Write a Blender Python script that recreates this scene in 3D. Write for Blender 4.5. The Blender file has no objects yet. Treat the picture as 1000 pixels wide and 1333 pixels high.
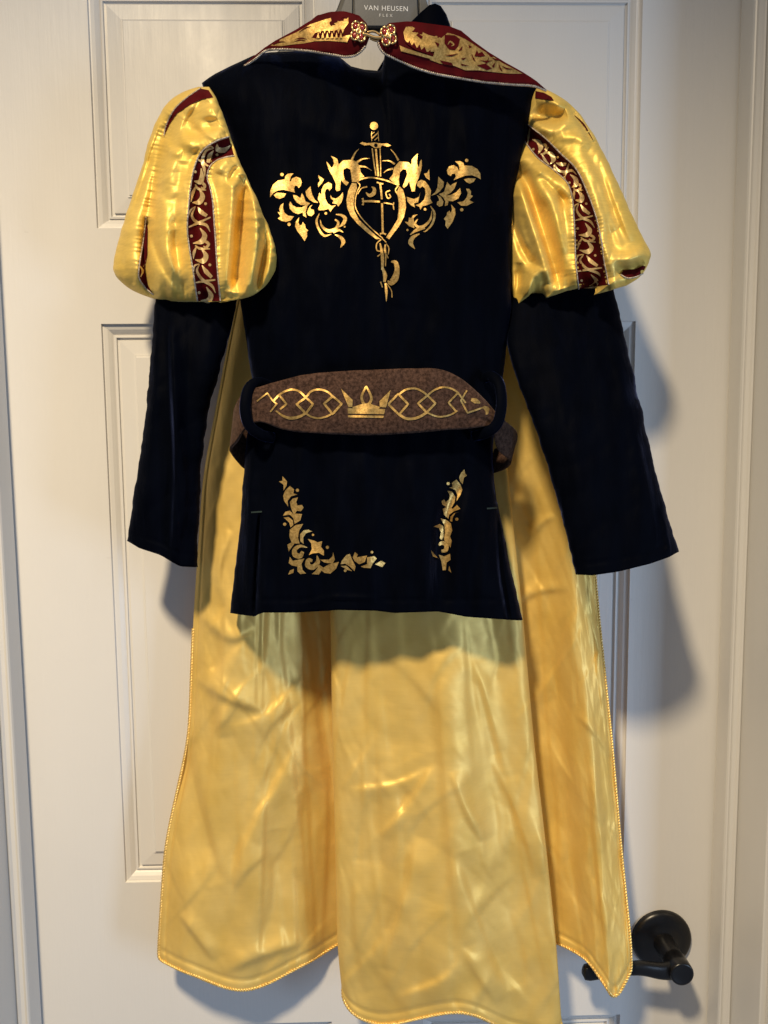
import bpy, bmesh, math, random
import numpy as np
from mathutils import Vector, Matrix
from mathutils.geometry import delaunay_2d_cdt

random.seed(4)
rng = np.random.default_rng(7)
scene = bpy.context.scene
col = scene.collection

# ------------------------------------------------------------------ camera, light, exposure
Z0 = 1.45                                   # camera height above the floor
CAM = np.array([-0.0042, -0.8229, Z0])
PITCH, YAW, ROLL = 0.09357, 0.0209, -0.0089
FPX = 963.0                                 # focal length in photo pixels (photo 1000 x 1333)
_fw = np.array([math.sin(YAW) * math.cos(PITCH), math.cos(YAW) * math.cos(PITCH), -math.sin(PITCH)])
_r = np.array([math.cos(YAW), -math.sin(YAW), 0.0])
_u = np.cross(_r, _fw)
RIGHT = math.cos(ROLL) * _r + math.sin(ROLL) * _u
UP = -math.sin(ROLL) * _r + math.cos(ROLL) * _u
cam = bpy.data.cameras.new('camera')
cam.sensor_fit = 'VERTICAL'
cam.sensor_height = 36.0
cam.sensor_width = 27.0
cam.lens = FPX / 1333.0 * 36.0
cam.clip_start = 0.01
cam.clip_end = 50
cam_o = bpy.data.objects.new('camera', cam)
col.objects.link(cam_o)
M = Matrix.Identity(4)
for i in range(3):
    M[i][0] = RIGHT[i]; M[i][1] = UP[i]; M[i][2] = -_fw[i]; M[i][3] = CAM[i]
cam_o.matrix_world = M
scene.camera = cam_o

world = bpy.data.worlds.new('World')
scene.world = world
world.use_nodes = True
bg = world.node_tree.nodes['Background']
bg.inputs[0].default_value = (0.68, 0.79, 1.0, 1)     # soft light bounced round the room
bg.inputs[1].default_value = 0.225

def area(name, loc, target, size, size_y, power, color, shape='RECTANGLE'):
    l = bpy.data.lights.new(name, 'AREA')
    l.shape = shape; l.size = size; l.size_y = size_y; l.energy = power; l.color = color
    o = bpy.data.objects.new(name, l); col.objects.link(o)
    o.location = loc
    o.rotation_euler = (Vector(target) - Vector(loc)).to_track_quat('-Z', 'Y').to_euler()
    return o
# warm ceiling lamp up and to the left, cool window daylight from the right
lamp = bpy.data.lights.new('ceiling_lamp', 'SPOT')        # recessed downlight
lamp.energy = 290.0; lamp.color = (1.0, 0.80, 0.52); lamp.shadow_soft_size = 0.085
lamp.spot_size = math.radians(129); lamp.spot_blend = 1.0
lamp_o = bpy.data.objects.new('ceiling_lamp', lamp); col.objects.link(lamp_o)
lamp_o.location = (-0.42, -1.25, Z0 + 1.22)
lamp_o.rotation_euler = Vector((0.0, 0.10, -1.0)).to_track_quat('-Z', 'Y').to_euler()
area('window_light', (1.52, -1.25, Z0 - 0.50), (0.0, 0.0, Z0 - 0.45), 0.34, 0.8, 15.0, (0.53, 0.72, 1.0))

scene.view_settings.view_transform = 'Standard'
scene.view_settings.look = 'None'
scene.view_settings.exposure = 0.0
scene.view_settings.gamma = 1.0
scene.cycles.use_denoising = True
scene.cycles.max_bounces = 10
scene.cycles.diffuse_bounces = 6

# ------------------------------------------------------------------ helpers
def W(px, py, Y):
    """photo pixel + depth plane -> world point"""
    px = np.asarray(px, float); py = np.asarray(py, float); Y = np.asarray(Y, float)
    px, py, Y = np.broadcast_arrays(px, py, Y)
    d = _fw + ((px - 500) / FPX)[..., None] * RIGHT - ((py - 666.5) / FPX)[..., None] * UP
    t = (Y - CAM[1]) / d[..., 1]
    return CAM + d * t[..., None]

_perm = rng.permutation(512)
_grad = rng.normal(size=(512, 2)); _grad /= np.linalg.norm(_grad, axis=1)[:, None]
def perlin(x, y, seed=0):
    x = np.asarray(x, float) + seed * 17.3; y = np.asarray(y, float) + seed * 9.7
    xi = np.floor(x).astype(int); yi = np.floor(y).astype(int)
    xf = x - xi; yf = y - yi
    def g(i, j):
        return _grad[_perm[(_perm[(xi + i) % 512] + yi + j) % 512]]
    def dot(i, j):
        k = g(i, j); return k[..., 0] * (xf - i) + k[..., 1] * (yf - j)
    u = xf ** 3 * (xf * (xf * 6 - 15) + 10); v = yf ** 3 * (yf * (yf * 6 - 15) + 10)
    a = dot(0, 0) * (1 - u) + dot(1, 0) * u
    b = dot(0, 1) * (1 - u) + dot(1, 1) * u
    return (a * (1 - v) + b * v) * 1.5

def crom(P, n=8):
    P = np.asarray(P, float)
    if len(P) < 3:
        t = np.linspace(0, 1, n + 1)[:, None]
        return P[0] * (1 - t) + P[1] * t
    Q = np.vstack([2 * P[0] - P[1], P, 2 * P[-1] - P[-2]])
    out = []
    for i in range(1, len(Q) - 2):
        a, b, c, d = Q[i - 1], Q[i], Q[i + 1], Q[i + 2]
        for t in np.linspace(0, 1, n, endpoint=False):
            out.append(0.5 * (2 * b + (c - a) * t + (2 * a - 5 * b + 4 * c - d) * t * t + (3 * b - a - 3 * c + d) * t ** 3))
    out.append(Q[-2])
    return np.array(out)

def tab(pairs, smooth=7):
    """smooth table py -> value"""
    p = sorted(pairs); x = np.array([a for a, _ in p], float); v = np.array([b for _, b in p], float)
    g = np.arange(x[0], x[-1] + 1.0, 1.0); y = np.interp(g, x, v)
    if smooth > 0 and len(g) > 4 * smooth:
        k = np.ones(2 * smooth + 1) / (2 * smooth + 1)
        for _ in range(2):
            yp = np.concatenate([2 * y[0] - y[smooth:0:-1], y, 2 * y[-1] - y[-2:-smooth - 2:-1]])
            y = np.convolve(yp, k, 'valid')
    return lambda q: np.interp(q, g, y)

def seg_dist(px, py, P):
    """distance to polyline, arclength of nearest point, signed side, total"""
    best = np.full(px.shape, 1e9); arc = np.zeros(px.shape); side = np.zeros(px.shape); L = 0.0
    for i in range(len(P) - 1):
        ax, ay = P[i]; bx, by = P[i + 1]; dx, dy = bx - ax, by - ay
        l = math.hypot(dx, dy) or 1e-9
        t = np.clip(((px - ax) * dx + (py - ay) * dy) / (l * l), 0, 1)
        qx = px - (ax + t * dx); qy = py - (ay + t * dy)
        d = np.hypot(qx, qy); m = d < best
        best = np.where(m, d, best); arc = np.where(m, L + t * l, arc)
        side = np.where(m, np.sign(dx * qy - dy * qx), side)
        L += l
    return best, arc, side, L

def fold(P, w, amp, w2=None, fade=0.25, pucker=None):
    """ridge (amp>0, metres towards the viewer) or groove (amp<0) along a line of photo points;
       w / w2: half width on either side in pixels"""
    S = crom(P, 4)
    lo = S.min(0) - 4 * max(w, w2 or w); hi = S.max(0) + 4 * max(w, w2 or w)
    def f(px, py):
        out = np.zeros(px.shape)
        m = (px > lo[0]) & (px < hi[0]) & (py > lo[1]) & (py < hi[1])
        if not m.any(): return out
        d, a, s, L = seg_dist(px[m], py[m], S)
        ww = np.where(s > 0, w, w2 or w)
        e = np.ones_like(a) if fade <= 0 else np.clip(np.minimum(a, L - a) / (fade * L), 0, 1) ** 0.7
        v = amp * np.exp(-(d / ww) ** 2) * e
        if pucker: v = v * (0.5 + 0.5 * np.sin(a * 2 * math.pi / pucker + 2.2 * np.sin(a * .19) + 1.3 * np.sin(a * .43 + 1))) * (.35 + .65 * np.abs(np.sin(a * .083 + .6)))
        out[m] = v
        return out
    return f

def to_local(V, parent):
    V = np.asarray(V, float)
    return V - np.array(parent.matrix_world_cache) if parent is not None else V

_base = {}
def new_obj(name, V, F, mat, parent=None, smooth=True, origin=None):
    V = np.asarray(V, float)
    b = np.array(_base.get(parent.name, (0, 0, 0))) if parent is not None else np.array(origin if origin is not None else (0, 0, 0))
    me = bpy.data.meshes.new(name)
    me.from_pydata([tuple(v) for v in (V - b)], [], [tuple(int(i) for i in f) for f in F])
    if smooth: me.polygons.foreach_set('use_smooth', [True] * len(me.polygons))
    me.materials.append(mat)
    me.update()
    o = bpy.data.objects.new(name, me); col.objects.link(o)
    if parent is not None:
        o.parent = parent
        _base[o.name] = tuple(b)
    else:
        o.location = tuple(b); _base[o.name] = tuple(b)
    return o

def thing(name, label, cat, loc):
    o = bpy.data.objects.new(name, None); col.objects.link(o)
    o.location = loc; o.empty_display_size = .05
    o['label'] = label; o['category'] = cat
    _base[o.name] = tuple(loc)
    return o

def grid_faces(nv, nu, close=False):
    F = []
    for j in range(nv - 1):
        for i in range(nu - (0 if close else 1)):
            k = (i + 1) % nu
            F.append((j * nu + i, j * nu + k, (j + 1) * nu + k, (j + 1) * nu + i))
    return F

def solidify(o, t, offset=-1.0):
    m = o.modifiers.new('thickness', 'SOLIDIFY'); m.thickness = t; m.offset = offset
    return o

def bevel(o, w, seg=2):
    m = o.modifiers.new('bevel', 'BEVEL'); m.width = w; m.segments = seg; m.limit_method = 'ANGLE'; m.angle_limit = math.radians(35)
    return o

def tube_along(P, r, n=8, closed=False):
    P = np.asarray(P, float); N = len(P)
    rr = np.broadcast_to(np.asarray(r, float), (N,))
    T = np.gradient(P, axis=0) if not closed else np.roll(P, -1, 0) - np.roll(P, 1, 0)
    T /= np.linalg.norm(T, axis=1)[:, None] + 1e-12
    ref = np.array([0, 1.0, 0]); V = []
    for i in range(N):
        a = ref - T[i] * (ref @ T[i])
        if np.linalg.norm(a) < 1e-3: a = np.cross(T[i], [1, 0, 0])
        a /= np.linalg.norm(a); ref = a; b = np.cross(T[i], a)
        for k in range(n):
            t = 2 * math.pi * k / n
            V.append(P[i] + rr[i] * (math.cos(t) * a + math.sin(t) * b))
    F = grid_faces(N, n, True)
    if closed:
        F += [((N - 1) * n + k, (N - 1) * n + (k + 1) % n, (k + 1) % n, k) for k in range(n)]
    else:
        F += [tuple(range(n))[::-1], tuple((N - 1) * n + k for k in range(n))]
    return np.array(V), F

def join(parts):
    V = []; F = []; o = 0
    for v, f in parts:
        V.append(np.asarray(v, float)); F += [tuple(i + o for i in q) for q in f]; o += len(v)
    return np.vstack(V), F

def resample(P, step):
    P = np.asarray(P, float)
    s = np.concatenate([[0], np.cumsum(np.linalg.norm(np.diff(P, axis=0), axis=1))])
    n = max(3, int(s[-1] / step)); t = np.linspace(0, s[-1], n)
    return np.stack([np.interp(t, s, P[:, k]) for k in range(P.shape[1])], 1)

def rope(P, r, pitch, strands=2, per=7):
    """twisted cord along a 3D path"""
    P = resample(P, pitch / per); N = len(P)
    T = np.gradient(P, axis=0); T /= np.linalg.norm(T, axis=1)[:, None]
    A = np.cross(T, [0, 1.0, 0]); A /= np.linalg.norm(A, axis=1)[:, None] + 1e-9
    B = np.cross(T, A); parts = []
    ph = np.arange(N) * 2 * math.pi / per
    for k in range(strands):
        q = ph + 2 * math.pi * k / strands
        C = P + r * .55 * (np.cos(q)[:, None] * A + np.sin(q)[:, None] * B)
        parts.append(tube_along(C, r * .62, 5))
    return join(parts)

def box(x0, x1, y0, y1, z0, z1):
    V = [(x, y, z) for x in (x0, x1) for y in (y0, y1) for z in (z0, z1)]
    return np.array(V, float), [(0, 1, 3, 2), (4, 6, 7, 5), (0, 4, 5, 1), (2, 3, 7, 6), (0, 2, 6, 4), (1, 5, 7, 3)]

# ---- flat prints and patches that follow a cloth surface
class Decal:
    def __init__(s, F, off=0.0004):
        s.F = F; s.off = off; s.k = 0; s.parts = []
    def _put(s, P):
        o = s.off + s.k * 1.2e-5
        return W(P[:, 0], P[:, 1], s.F(P[:, 0], P[:, 1]) - o)
    def stroke(s, P, w, n=7, straight=False, nc=3):
        P = np.asarray(P, float); w = np.broadcast_to(np.asarray(w, float), (len(P),)) if np.ndim(w) == 0 or len(np.atleast_1d(w)) == len(P) else np.interp(np.linspace(0, 1, len(P)), np.linspace(0, 1, len(w)), w)
        if straight:
            t = np.linspace(0, len(P) - 1, (len(P) - 1) * n + 1); i = np.arange(len(P))
            S = np.stack([np.interp(t, i, P[:, 0]), np.interp(t, i, P[:, 1])], 1); ww = np.interp(t, i, w)
        else:
            S = crom(P, n); ww = np.interp(np.linspace(0, len(P) - 1, len(S)), np.arange(len(P)), w)
        T = np.gradient(S, axis=0); T /= np.linalg.norm(T, axis=1)[:, None] + 1e-9
        Nn = np.stack([-T[:, 1], T[:, 0]], 1)
        c = np.linspace(-.5, .5, nc)
        G = (S[:, None, :] + Nn[:, None, :] * (ww[:, None] * c[None, :])[..., None]).reshape(-1, 2)
        s.parts.append((s._put(G), grid_faces(len(S), nc))); s.k += 1
    def poly(s, P, step=5.0, smooth=0):
        P = np.asarray(P, float)
        if smooth: P = crom(np.vstack([P, P[:1]]), smooth)[:-1]
        else:
            Q = []
            for i in range(len(P)):
                a, b = P[i], P[(i + 1) % len(P)]; n = max(1, int(np.hypot(*(b - a)) / step))
                Q += [a + (b - a) * t / n for t in range(n)]
            P = np.array(Q)
        n = len(P); lo, hi = P.min(0), P.max(0)
        vs = [Vector(p) for p in P]
        gx, gy = np.meshgrid(np.arange(lo[0] + step * .5, hi[0], step), np.arange(lo[1] + step * .5, hi[1], step))
        for x, y in zip(gx.ravel(), gy.ravel()):
            d, _, _, _ = seg_dist(np.array([x]), np.array([y]), np.vstack([P, P[:1]]))
            if d[0] > step * .35: vs.append(Vector((x, y)))
        v, e, f, *_ = delaunay_2d_cdt(vs, [], [list(range(n))], 1, 1e-6)
        G = np.array([(a.x, a.y) for a in v])
        s.parts.append((s._put(G), [tuple(q) for q in f])); s.k += 1
    def dot(s, x, y, r):
        t = np.linspace(0, 2 * math.pi, 15)[:-1]
        G = np.vstack([[x, y], np.stack([x + r * np.cos(t), y + r * np.sin(t)], 1)])
        s.parts.append((s._put(G), [(0, 1 + i, 1 + (i + 1) % 14) for i in range(14)])); s.k += 1
    def build(s, name, mat, parent):
        V, F = join(s.parts)
        o = new_obj(name, V, F, mat, parent)
        s.parts = []
        return o

def zm(off, k):
    return lambda P: np.asarray(P, float) * k + np.asarray(off, float)

# ---- cloth tubes: a front and a back wall between a left and a right outline
class Surf:
    def __init__(s, xl, xr, cen, T, Tb, tilt=None, p=2.4, top=None, hem=None, y0=None, y1=None, topfall=0, botfall=0, folds=(), tmin=.2, sm=7, gain=1.0, wob=.8, seed=60, hemline=0):
        s.xl = tab(xl, sm); s.xr = tab(xr, sm); s.cen = tab(cen, 20); s.T = tab(T, 20); s.Tb = Tb
        s.tilt = tab(tilt, 20) if tilt else (lambda q: 0 * q)
        s.p = p; s.folds = folds; s.topfall = topfall; s.botfall = botfall; s.tmin = tmin; s.gain = gain; s.wob = wob; s.seed = seed; s.hemline = hemline
        s.top = (lambda u: np.interp(u, *zip(*top))) if top else (lambda u: y0 + 0 * u)
        s.hem = (lambda u: np.interp(u, *zip(*hem))) if hem else (lambda u: y1 + 0 * u)
    def XL(s, py): return s.xl(py) + s.wob * (perlin(py / 23, 0 * py + 3.3, s.seed) + .5 * perlin(py / 9, 0 * py + 7.1, s.seed))
    def XR(s, py): return s.xr(py) + s.wob * (perlin(py / 23, 0 * py + 13.3, s.seed) + .5 * perlin(py / 9, 0 * py + 17.1, s.seed))
    def parts(s, px, py):
        a = s.XL(py); b = s.XR(py); u = np.clip((px - a) / (b - a), 0, 1)
        q = np.abs(2 * u - 1); prof = np.clip(1 - q ** s.p, 0, 1) ** (1 / s.p)
        k = np.ones_like(prof)
        if s.topfall:
            t = np.clip((py - s.top(u)) / s.topfall, 0, 1); k = k * (s.tmin + (1 - s.tmin) * np.sqrt(1 - (1 - t) ** 2))
        if s.botfall:
            t = np.clip((s.hem(u) - py) / s.botfall, 0, 1); k = k * (.12 + .88 * np.sqrt(1 - (1 - t) ** 2))
        return u, q, prof, k
    def F(s, px, py):
        px = np.asarray(px, float); py = np.asarray(py, float)
        u, q, prof, k = s.parts(px, py)
        d = np.zeros(px.shape)
        for f in s.folds: d = d + f(px, py)
        edge = np.clip((1 - q) / .10, 0, 1) ** .5 * s.gain
        if s.hemline: d = d - .0014 * np.exp(-((s.hem(u) - py - s.hemline) / 2.0) ** 2)
        return s.cen(py) + s.tilt(py) * (2 * u - 1) - s.T(py) * prof * k - d * edge
    def mesh(s, nv=160, nu=120, nb=40):
        th = np.linspace(0, math.pi, nu); ss = .55 * -np.cos(th) + .45 * np.linspace(-1, 1, nu)
        u = (ss + 1) / 2; v = np.linspace(0, 1, nv)
        U, Vv = np.meshgrid(u, v)
        PY = s.top(U) + (s.hem(U) - s.top(U)) * Vv
        PX = s.XL(PY) + (s.XR(PY) - s.XL(PY)) * U
        A = W(PX, PY, s.F(PX, PY))
        tb = np.linspace(math.pi, 0, nb + 2)[1:-1]; sb = -np.cos(tb); ub = (sb + 1) / 2
        U, Vv = np.meshgrid(ub, v)
        PY = s.top(U) + (s.hem(U) - s.top(U)) * Vv
        PX = s.XL(PY) + (s.XR(PY) - s.XL(PY)) * U
        _, _, prof, k = s.parts(PX, PY)
        B = W(PX, PY, s.cen(PY) + s.tilt(PY) * (2 * U - 1) + s.Tb * prof * np.minimum(k, 1))
        G = np.concatenate([A, B], 1)
        n = nu + nb
        return G.reshape(-1, 3), [q[::-1] for q in grid_faces(nv, n, True)]

# ------------------------------------------------------------------ materials
def nodes(name):
    m = bpy.data.materials.new(name); m.use_nodes = True
    nt = m.node_tree
    return m, nt, nt.nodes['Principled BSDF']

def tex_coord(nt, scale):
    tc = nt.nodes.new('ShaderNodeTexCoord'); mp = nt.nodes.new('ShaderNodeMapping')
    mp.inputs['Scale'].default_value = scale
    nt.links.new(tc.outputs['Object'], mp.inputs['Vector'])
    return mp.outputs['Vector']

def noise(nt, scale, vec=(1, 1, 1), detail=4, rough=.55, dist=0):
    n = nt.nodes.new('ShaderNodeTexNoise'); n.inputs['Scale'].default_value = scale
    n.inputs['Detail'].default_value = detail; n.inputs['Roughness'].default_value = rough
    n.inputs['Distortion'].default_value = dist
    nt.links.new(tex_coord(nt, vec), n.inputs['Vector'])
    return n.outputs['Fac']

def ramp(nt, fac, c0, c1, p0=.3, p1=.7):
    r = nt.nodes.new('ShaderNodeValToRGB')
    r.color_ramp.elements[0].position = p0; r.color_ramp.elements[0].color = (*c0, 1)
    r.color_ramp.elements[1].position = p1; r.color_ramp.elements[1].color = (*c1, 1)
    nt.links.new(fac, r.inputs['Fac'])
    return r.outputs['Color']

def bump(nt, fac, strength, dist, prev=None):
    b = nt.nodes.new('ShaderNodeBump'); b.inputs['Strength'].default_value = strength; b.inputs['Distance'].default_value = dist
    nt.links.new(fac, b.inputs['Height'])
    if prev is not None: nt.links.new(prev, b.inputs['Normal'])
    return b.outputs['Normal']

def m_paint():
    m, nt, b = nodes('white_door_paint')
    mx = nt.nodes.new('ShaderNodeMix'); mx.data_type = 'RGBA'
    sc_ = nt.nodes.new('ShaderNodeMath'); sc_.operation = 'MULTIPLY'; sc_.inputs[1].default_value = .30
    nt.links.new(ramp(nt, noise(nt, 21, (1, 1, 2.2), 5, .6, .5), (0, 0, 0), (1, 1, 1), .71, .80), sc_.inputs[0])      # a few grey scuffs
    nt.links.new(sc_.outputs[0], mx.inputs[0])
    nt.links.new(ramp(nt, noise(nt, 5, (1, 1, .3), 3), (.62, .605, .58), (.66, .645, .62)), mx.inputs[6])
    mx.inputs[7].default_value = (.33, .31, .29, 1)
    nt.links.new(mx.outputs[2], b.inputs['Base Color'])
    g = noise(nt, 260, (1, 1, .05), 5, .65, .3)
    n = bump(nt, g, .15, .0012)
    n = bump(nt, noise(nt, 45, (1, 1, .6), 3), .12, .002, n)
    nt.links.new(n, b.inputs['Normal'])
    r = ramp(nt, noise(nt, 20, (1, 1, .25), 4), (.30, .30, .30), (.48, .48, .48))
    nt.links.new(r, b.inputs['Roughness'])
    b.inputs['Specular IOR Level'].default_value = .45
    return m

def m_trim():
    m, nt, b = nodes('white_trim_paint')
    nt.links.new(ramp(nt, noise(nt, 9, (1, 1, .2), 3), (.56, .545, .515), (.61, .595, .565)), b.inputs['Base Color'])
    nt.links.new(bump(nt, noise(nt, 70, (1, 1, .15), 4), .12, .0015), b.inputs['Normal'])
    b.inputs['Roughness'].default_value = .36
    return m

def m_velvet(name, base, sheen, w, rough=.75, spec=.06):
    m, nt, b = nodes(name)
    f = noise(nt, 60, (1, 1, .35), 4)
    nt.links.new(ramp(nt, f, tuple(c * .75 for c in base), tuple(c * 1.25 for c in base)), b.inputs['Base Color'])
    b.inputs['Roughness'].default_value = rough
    b.inputs['Specular IOR Level'].default_value = spec
    nt.links.new(ramp(nt, noise(nt, 42, (1.3, 1, .11), 4, .6, .4), (w * .10,) * 3, (w,) * 3, .53, .76), b.inputs['Sheen Weight'])
    b.inputs['Sheen Roughness'].default_value = .34
    b.inputs['Sheen Tint'].default_value = (*sheen, 1)
    n = bump(nt, noise(nt, 1500, (1, 1, 1), 2), .25, .0005)
    n = bump(nt, noise(nt, 90, (1.4, 1, .3), 4, .6, .6), .35, .002, n)
    nt.links.new(n, b.inputs['Normal'])
    return m

def ridge(nt, scale, vec, detail=2, dist=.6):
    f = noise(nt, scale, vec, detail, .5, dist)
    a = nt.nodes.new('ShaderNodeMath'); a.operation = 'SUBTRACT'; a.inputs[1].default_value = .5
    b = nt.nodes.new('ShaderNodeMath'); b.operation = 'ABSOLUTE'
    nt.links.new(f, a.inputs[0]); nt.links.new(a.outputs[0], b.inputs[0])
    return b.outputs[0]

def m_satin(name, c0, c1, trans=.18, crumple=.5, rough=(.36, .46), metal=.35, weave=.3):
    m, nt, b = nodes(name)
    nt.links.new(ramp(nt, noise(nt, 26, (1, 1, .7), 4), c0, c1), b.inputs['Base Color'])
    b.inputs['Metallic'].default_value = metal
    b.inputs['Specular IOR Level'].default_value = .6
    b.inputs['Specular Tint'].default_value = (1.0, .88, .55, 1)
    b.inputs['Sheen Weight'].default_value = .10
    b.inputs['Sheen Tint'].default_value = (1, .85, .5, 1)
    nt.links.new(ramp(nt, noise(nt, 40, (1, 1, 1), 3), (rough[0],) * 3, (rough[1],) * 3), b.inputs['Roughness'])
    wv = noise(nt, 420, (.07, .4, 1.5), 3, .6)                               # ribbed weave
    n = bump(nt, wv, weave, .0004)
    hsv = nt.nodes.new('ShaderNodeHueSaturation')
    mr = nt.nodes.new('ShaderNodeMapRange'); mr.inputs[1].default_value = .3; mr.inputs[2].default_value = .7; mr.inputs[3].default_value = 1 - weave * .25; mr.inputs[4].default_value = 1 + weave * .2
    nt.links.new(wv, mr.inputs[0]); nt.links.new(mr.outputs[0], hsv.inputs['Value'])
    nt.links.new(ramp(nt, noise(nt, 26, (1, 1, .7), 4), c0, c1), hsv.inputs['Color']); nt.links.new(hsv.outputs[0], b.inputs['Base Color'])
    n = bump(nt, ridge(nt, 34, (1, 1, .6)), crumple, .0035, n)
    n = bump(nt, ridge(nt, 13, (1, 1, .5), 2, 1.0), crumple, .0080, n)
    nt.links.new(n, b.inputs['Normal'])
    tr = nt.nodes.new('ShaderNodeBsdfTranslucent'); tr.inputs['Color'].default_value = (.92, .53, .07, 1)
    mx = nt.nodes.new('ShaderNodeMixShader'); mx.inputs[0].default_value = trans
    out = nt.nodes['Material Output']
    nt.links.new(b.outputs[0], mx.inputs[1]); nt.links.new(tr.outputs[0], mx.inputs[2]); nt.links.new(mx.outputs[0], out.inputs['Surface'])
    return m

def m_foil(name, c0, c1, rough=.34, metal=.85):
    m, nt, b = nodes(name)
    f = noise(nt, 420, (1, 1, 1), 3, .7)
    nt.links.new(ramp(nt, f, c0, c1, .35, .65), b.inputs['Base Color'])
    b.inputs['Metallic'].default_value = metal
    b.inputs['Roughness'].default_value = rough
    n = bump(nt, noise(nt, 900, (1, 1, 1), 2), .25, .0004)
    nt.links.new(n, b.inputs['Normal'])
    return m

def m_plain(name, c, rough=.5, metal=0, spec=.5, bscale=0, bs=.2, vary=.12):
    m, nt, b = nodes(name)
    nt.links.new(ramp(nt, noise(nt, 50, (1, 1, 1), 3), tuple(x * (1 - vary) for x in c), tuple(min(1, x * (1 + vary)) for x in c)), b.inputs['Base Color'])
    b.inputs['Roughness'].default_value = rough; b.inputs['Metallic'].default_value = metal
    b.inputs['Specular IOR Level'].default_value = spec
    if bscale: nt.links.new(bump(nt, noise(nt, bscale, (1, 1, 1), 3), bs, .001), b.inputs['Normal'])
    return m

def m_suede():
    m, nt, b = nodes('brown_suede')
    nt.links.new(ramp(nt, noise(nt, 330, (1, 1, 1), 4, .7), (.022, .011, .0075), (.096, .053, .038), .38, .74), b.inputs['Base Color'])
    b.inputs['Roughness'].default_value = .9; b.inputs['Specular IOR Level'].default_value = .1
    b.inputs['Sheen Weight'].default_value = .12; b.inputs['Sheen Tint'].default_value = (.7, .5, .4, 1)
    nt.links.new(bump(nt, noise(nt, 600, (1, 1, 1), 3, .7), .5, .0008), b.inputs['Normal'])
    return m

PAINT, TRIM = m_paint(), m_trim()
WALLM = m_plain('wall_paint', (.52, .49, .44), .7, bscale=200, bs=.1)
VELVET = m_velvet('navy_velvet', (.0008, .0013, .0034), (.16, .22, .58), .8, .60, .012)
RED = m_velvet('dark_red_velvet', (.060, .0022, .0035), (.9, .10, .12), .2, .7)
SATIN = m_satin('yellow_satin', (.78, .53, .10), (.86, .62, .17), .07, .02, (.44, .52), .34, .30)
CAPE = m_satin('gold_cape_satin', (.73, .50, .125), (.81, .58, .18), .16, .03, (.42, .52), .26, .10)
FOIL = m_foil('gold_foil', (.38, .23, .065), (.74, .48, .16), .45)
FOIL_PALE = m_foil('pale_gold_print', (.62, .45, .20), (.88, .68, .36), .45, .55)
SILVER = m_foil('silver_cord', (.30, .25, .20), (.66, .58, .48), .45, .6)
GOLDCORD = m_foil('gold_cord', (.62, .40, .09), (.95, .70, .28), .38, .55)
CLASPM = m_plain('clasp_gold', (.78, .52, .22), .28, 1.0, vary=.15)
GEM = m_plain('red_glass', (.30, .03, .03), .15, 0, .7)
SUEDE = m_suede()
BLACKMETAL = m_plain('black_bronze', (.004, .004, .005), .32, .0, .40, 300, .06)
HANGM = m_plain('grey_plastic', (.085, .088, .092), .42, 0, .5, 500, .05)
BLACKP = m_plain('black_plastic', (.012, .012, .013), .45)
WHITEPRINT = m_plain('white_print', (.75, .75, .74), .6)
TACK = m_plain('green_thread', (.003, .014, .013), .8)
DARKGAP = m_plain('shadow_gap_paint', (.22, .20, .17), .7)

# ------------------------------------------------------------------ door, frame, wall
door = thing('door', 'white painted six-panel interior door the costume hangs against', 'door', (0, .02, 0))
DW, DH = .405, 2.035
PA = .2916                                             # outer edge of the panels
def zpx(px, py): return float(W(px, py, 0)[2])
MUL = float(abs(W(432, 1330, 0)[0])); 
rows_z = [(zpx(134, 297), zpx(131, 3) + .019), (zpx(163, 1149), zpx(134, 421.6)), (.24, zpx(432, 1330))]
cols_x = [(-PA, -MUL), (MUL, PA)]
xs = [-DW, -PA, -MUL, MUL, PA, DW]
zs = [.01, rows_z[2][0], rows_z[2][1], rows_z[1][0], rows_z[1][1], rows_z[0][0], rows_z[0][1], DH]
# face of the slab with six openings; edges and back close it
V = []; F = []
for z in zs:
    for x in xs: V.append((x, 0.0, z))
for j in range(len(zs) - 1):
    for i in range(len(xs) - 1):
        if i in (1, 3) and j in (1, 3, 5): continue
        a = j * 6 + i; F.append((a, a + 1, a + 7, a + 6))
n0 = len(V)
V += [(-DW, .04, zs[0]), (DW, .04, zs[0]), (DW, .04, DH), (-DW, .04, DH)]
c = [0, 5, 7 * 6 + 5, 7 * 6]
F += [(n0 + 1, n0, n0 + 3, n0 + 2)]
for k in range(4):
    a, b_ = c[k], c[(k + 1) % 4]; F.append((b_, a, n0 + k, n0 + (k + 1) % 4))
new_obj('slab', V, F, PAINT, door, smooth=False)
PROF = [(0, 0), (.0006, -.0028), (.002, -.0030), (.0055, -.0042), (.0085, -.0063), (.0105, -.0080), (.0112, -.0084), (.0117, -.0066),
        (.0138, -.0064), (.0143, -.0088), (.0170, -.0092), (.0176, -.0066), (.0300, -.0058), (.0330, -.0056), (.0334, -.0044), (.0345, -.0046), (.0350, -.0034), (.0356, -.0032)]
for zr in rows_z:
    for xc in cols_x:
        V = []; F = []
        for ins, dep in PROF:
            x0, x1, z0, z1 = xc[0] + ins, xc[1] - ins, zr[0] + ins, zr[1] - ins
            V += [(x0, -dep, z0), (x1, -dep, z0), (x1, -dep, z1), (x0, -dep, z1)]
        for r in range(len(PROF) - 1):
            for k in range(4):
                a = r * 4 + k; b_ = r * 4 + (k + 1) % 4
                F.append((a, b_, b_ + 4, a + 4))
        l = (len(PROF) - 1) * 4
        F.append((l, l + 1, l + 2, l + 3))
        new_obj('panel', V, F, PAINT, door, smooth=False)

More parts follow.
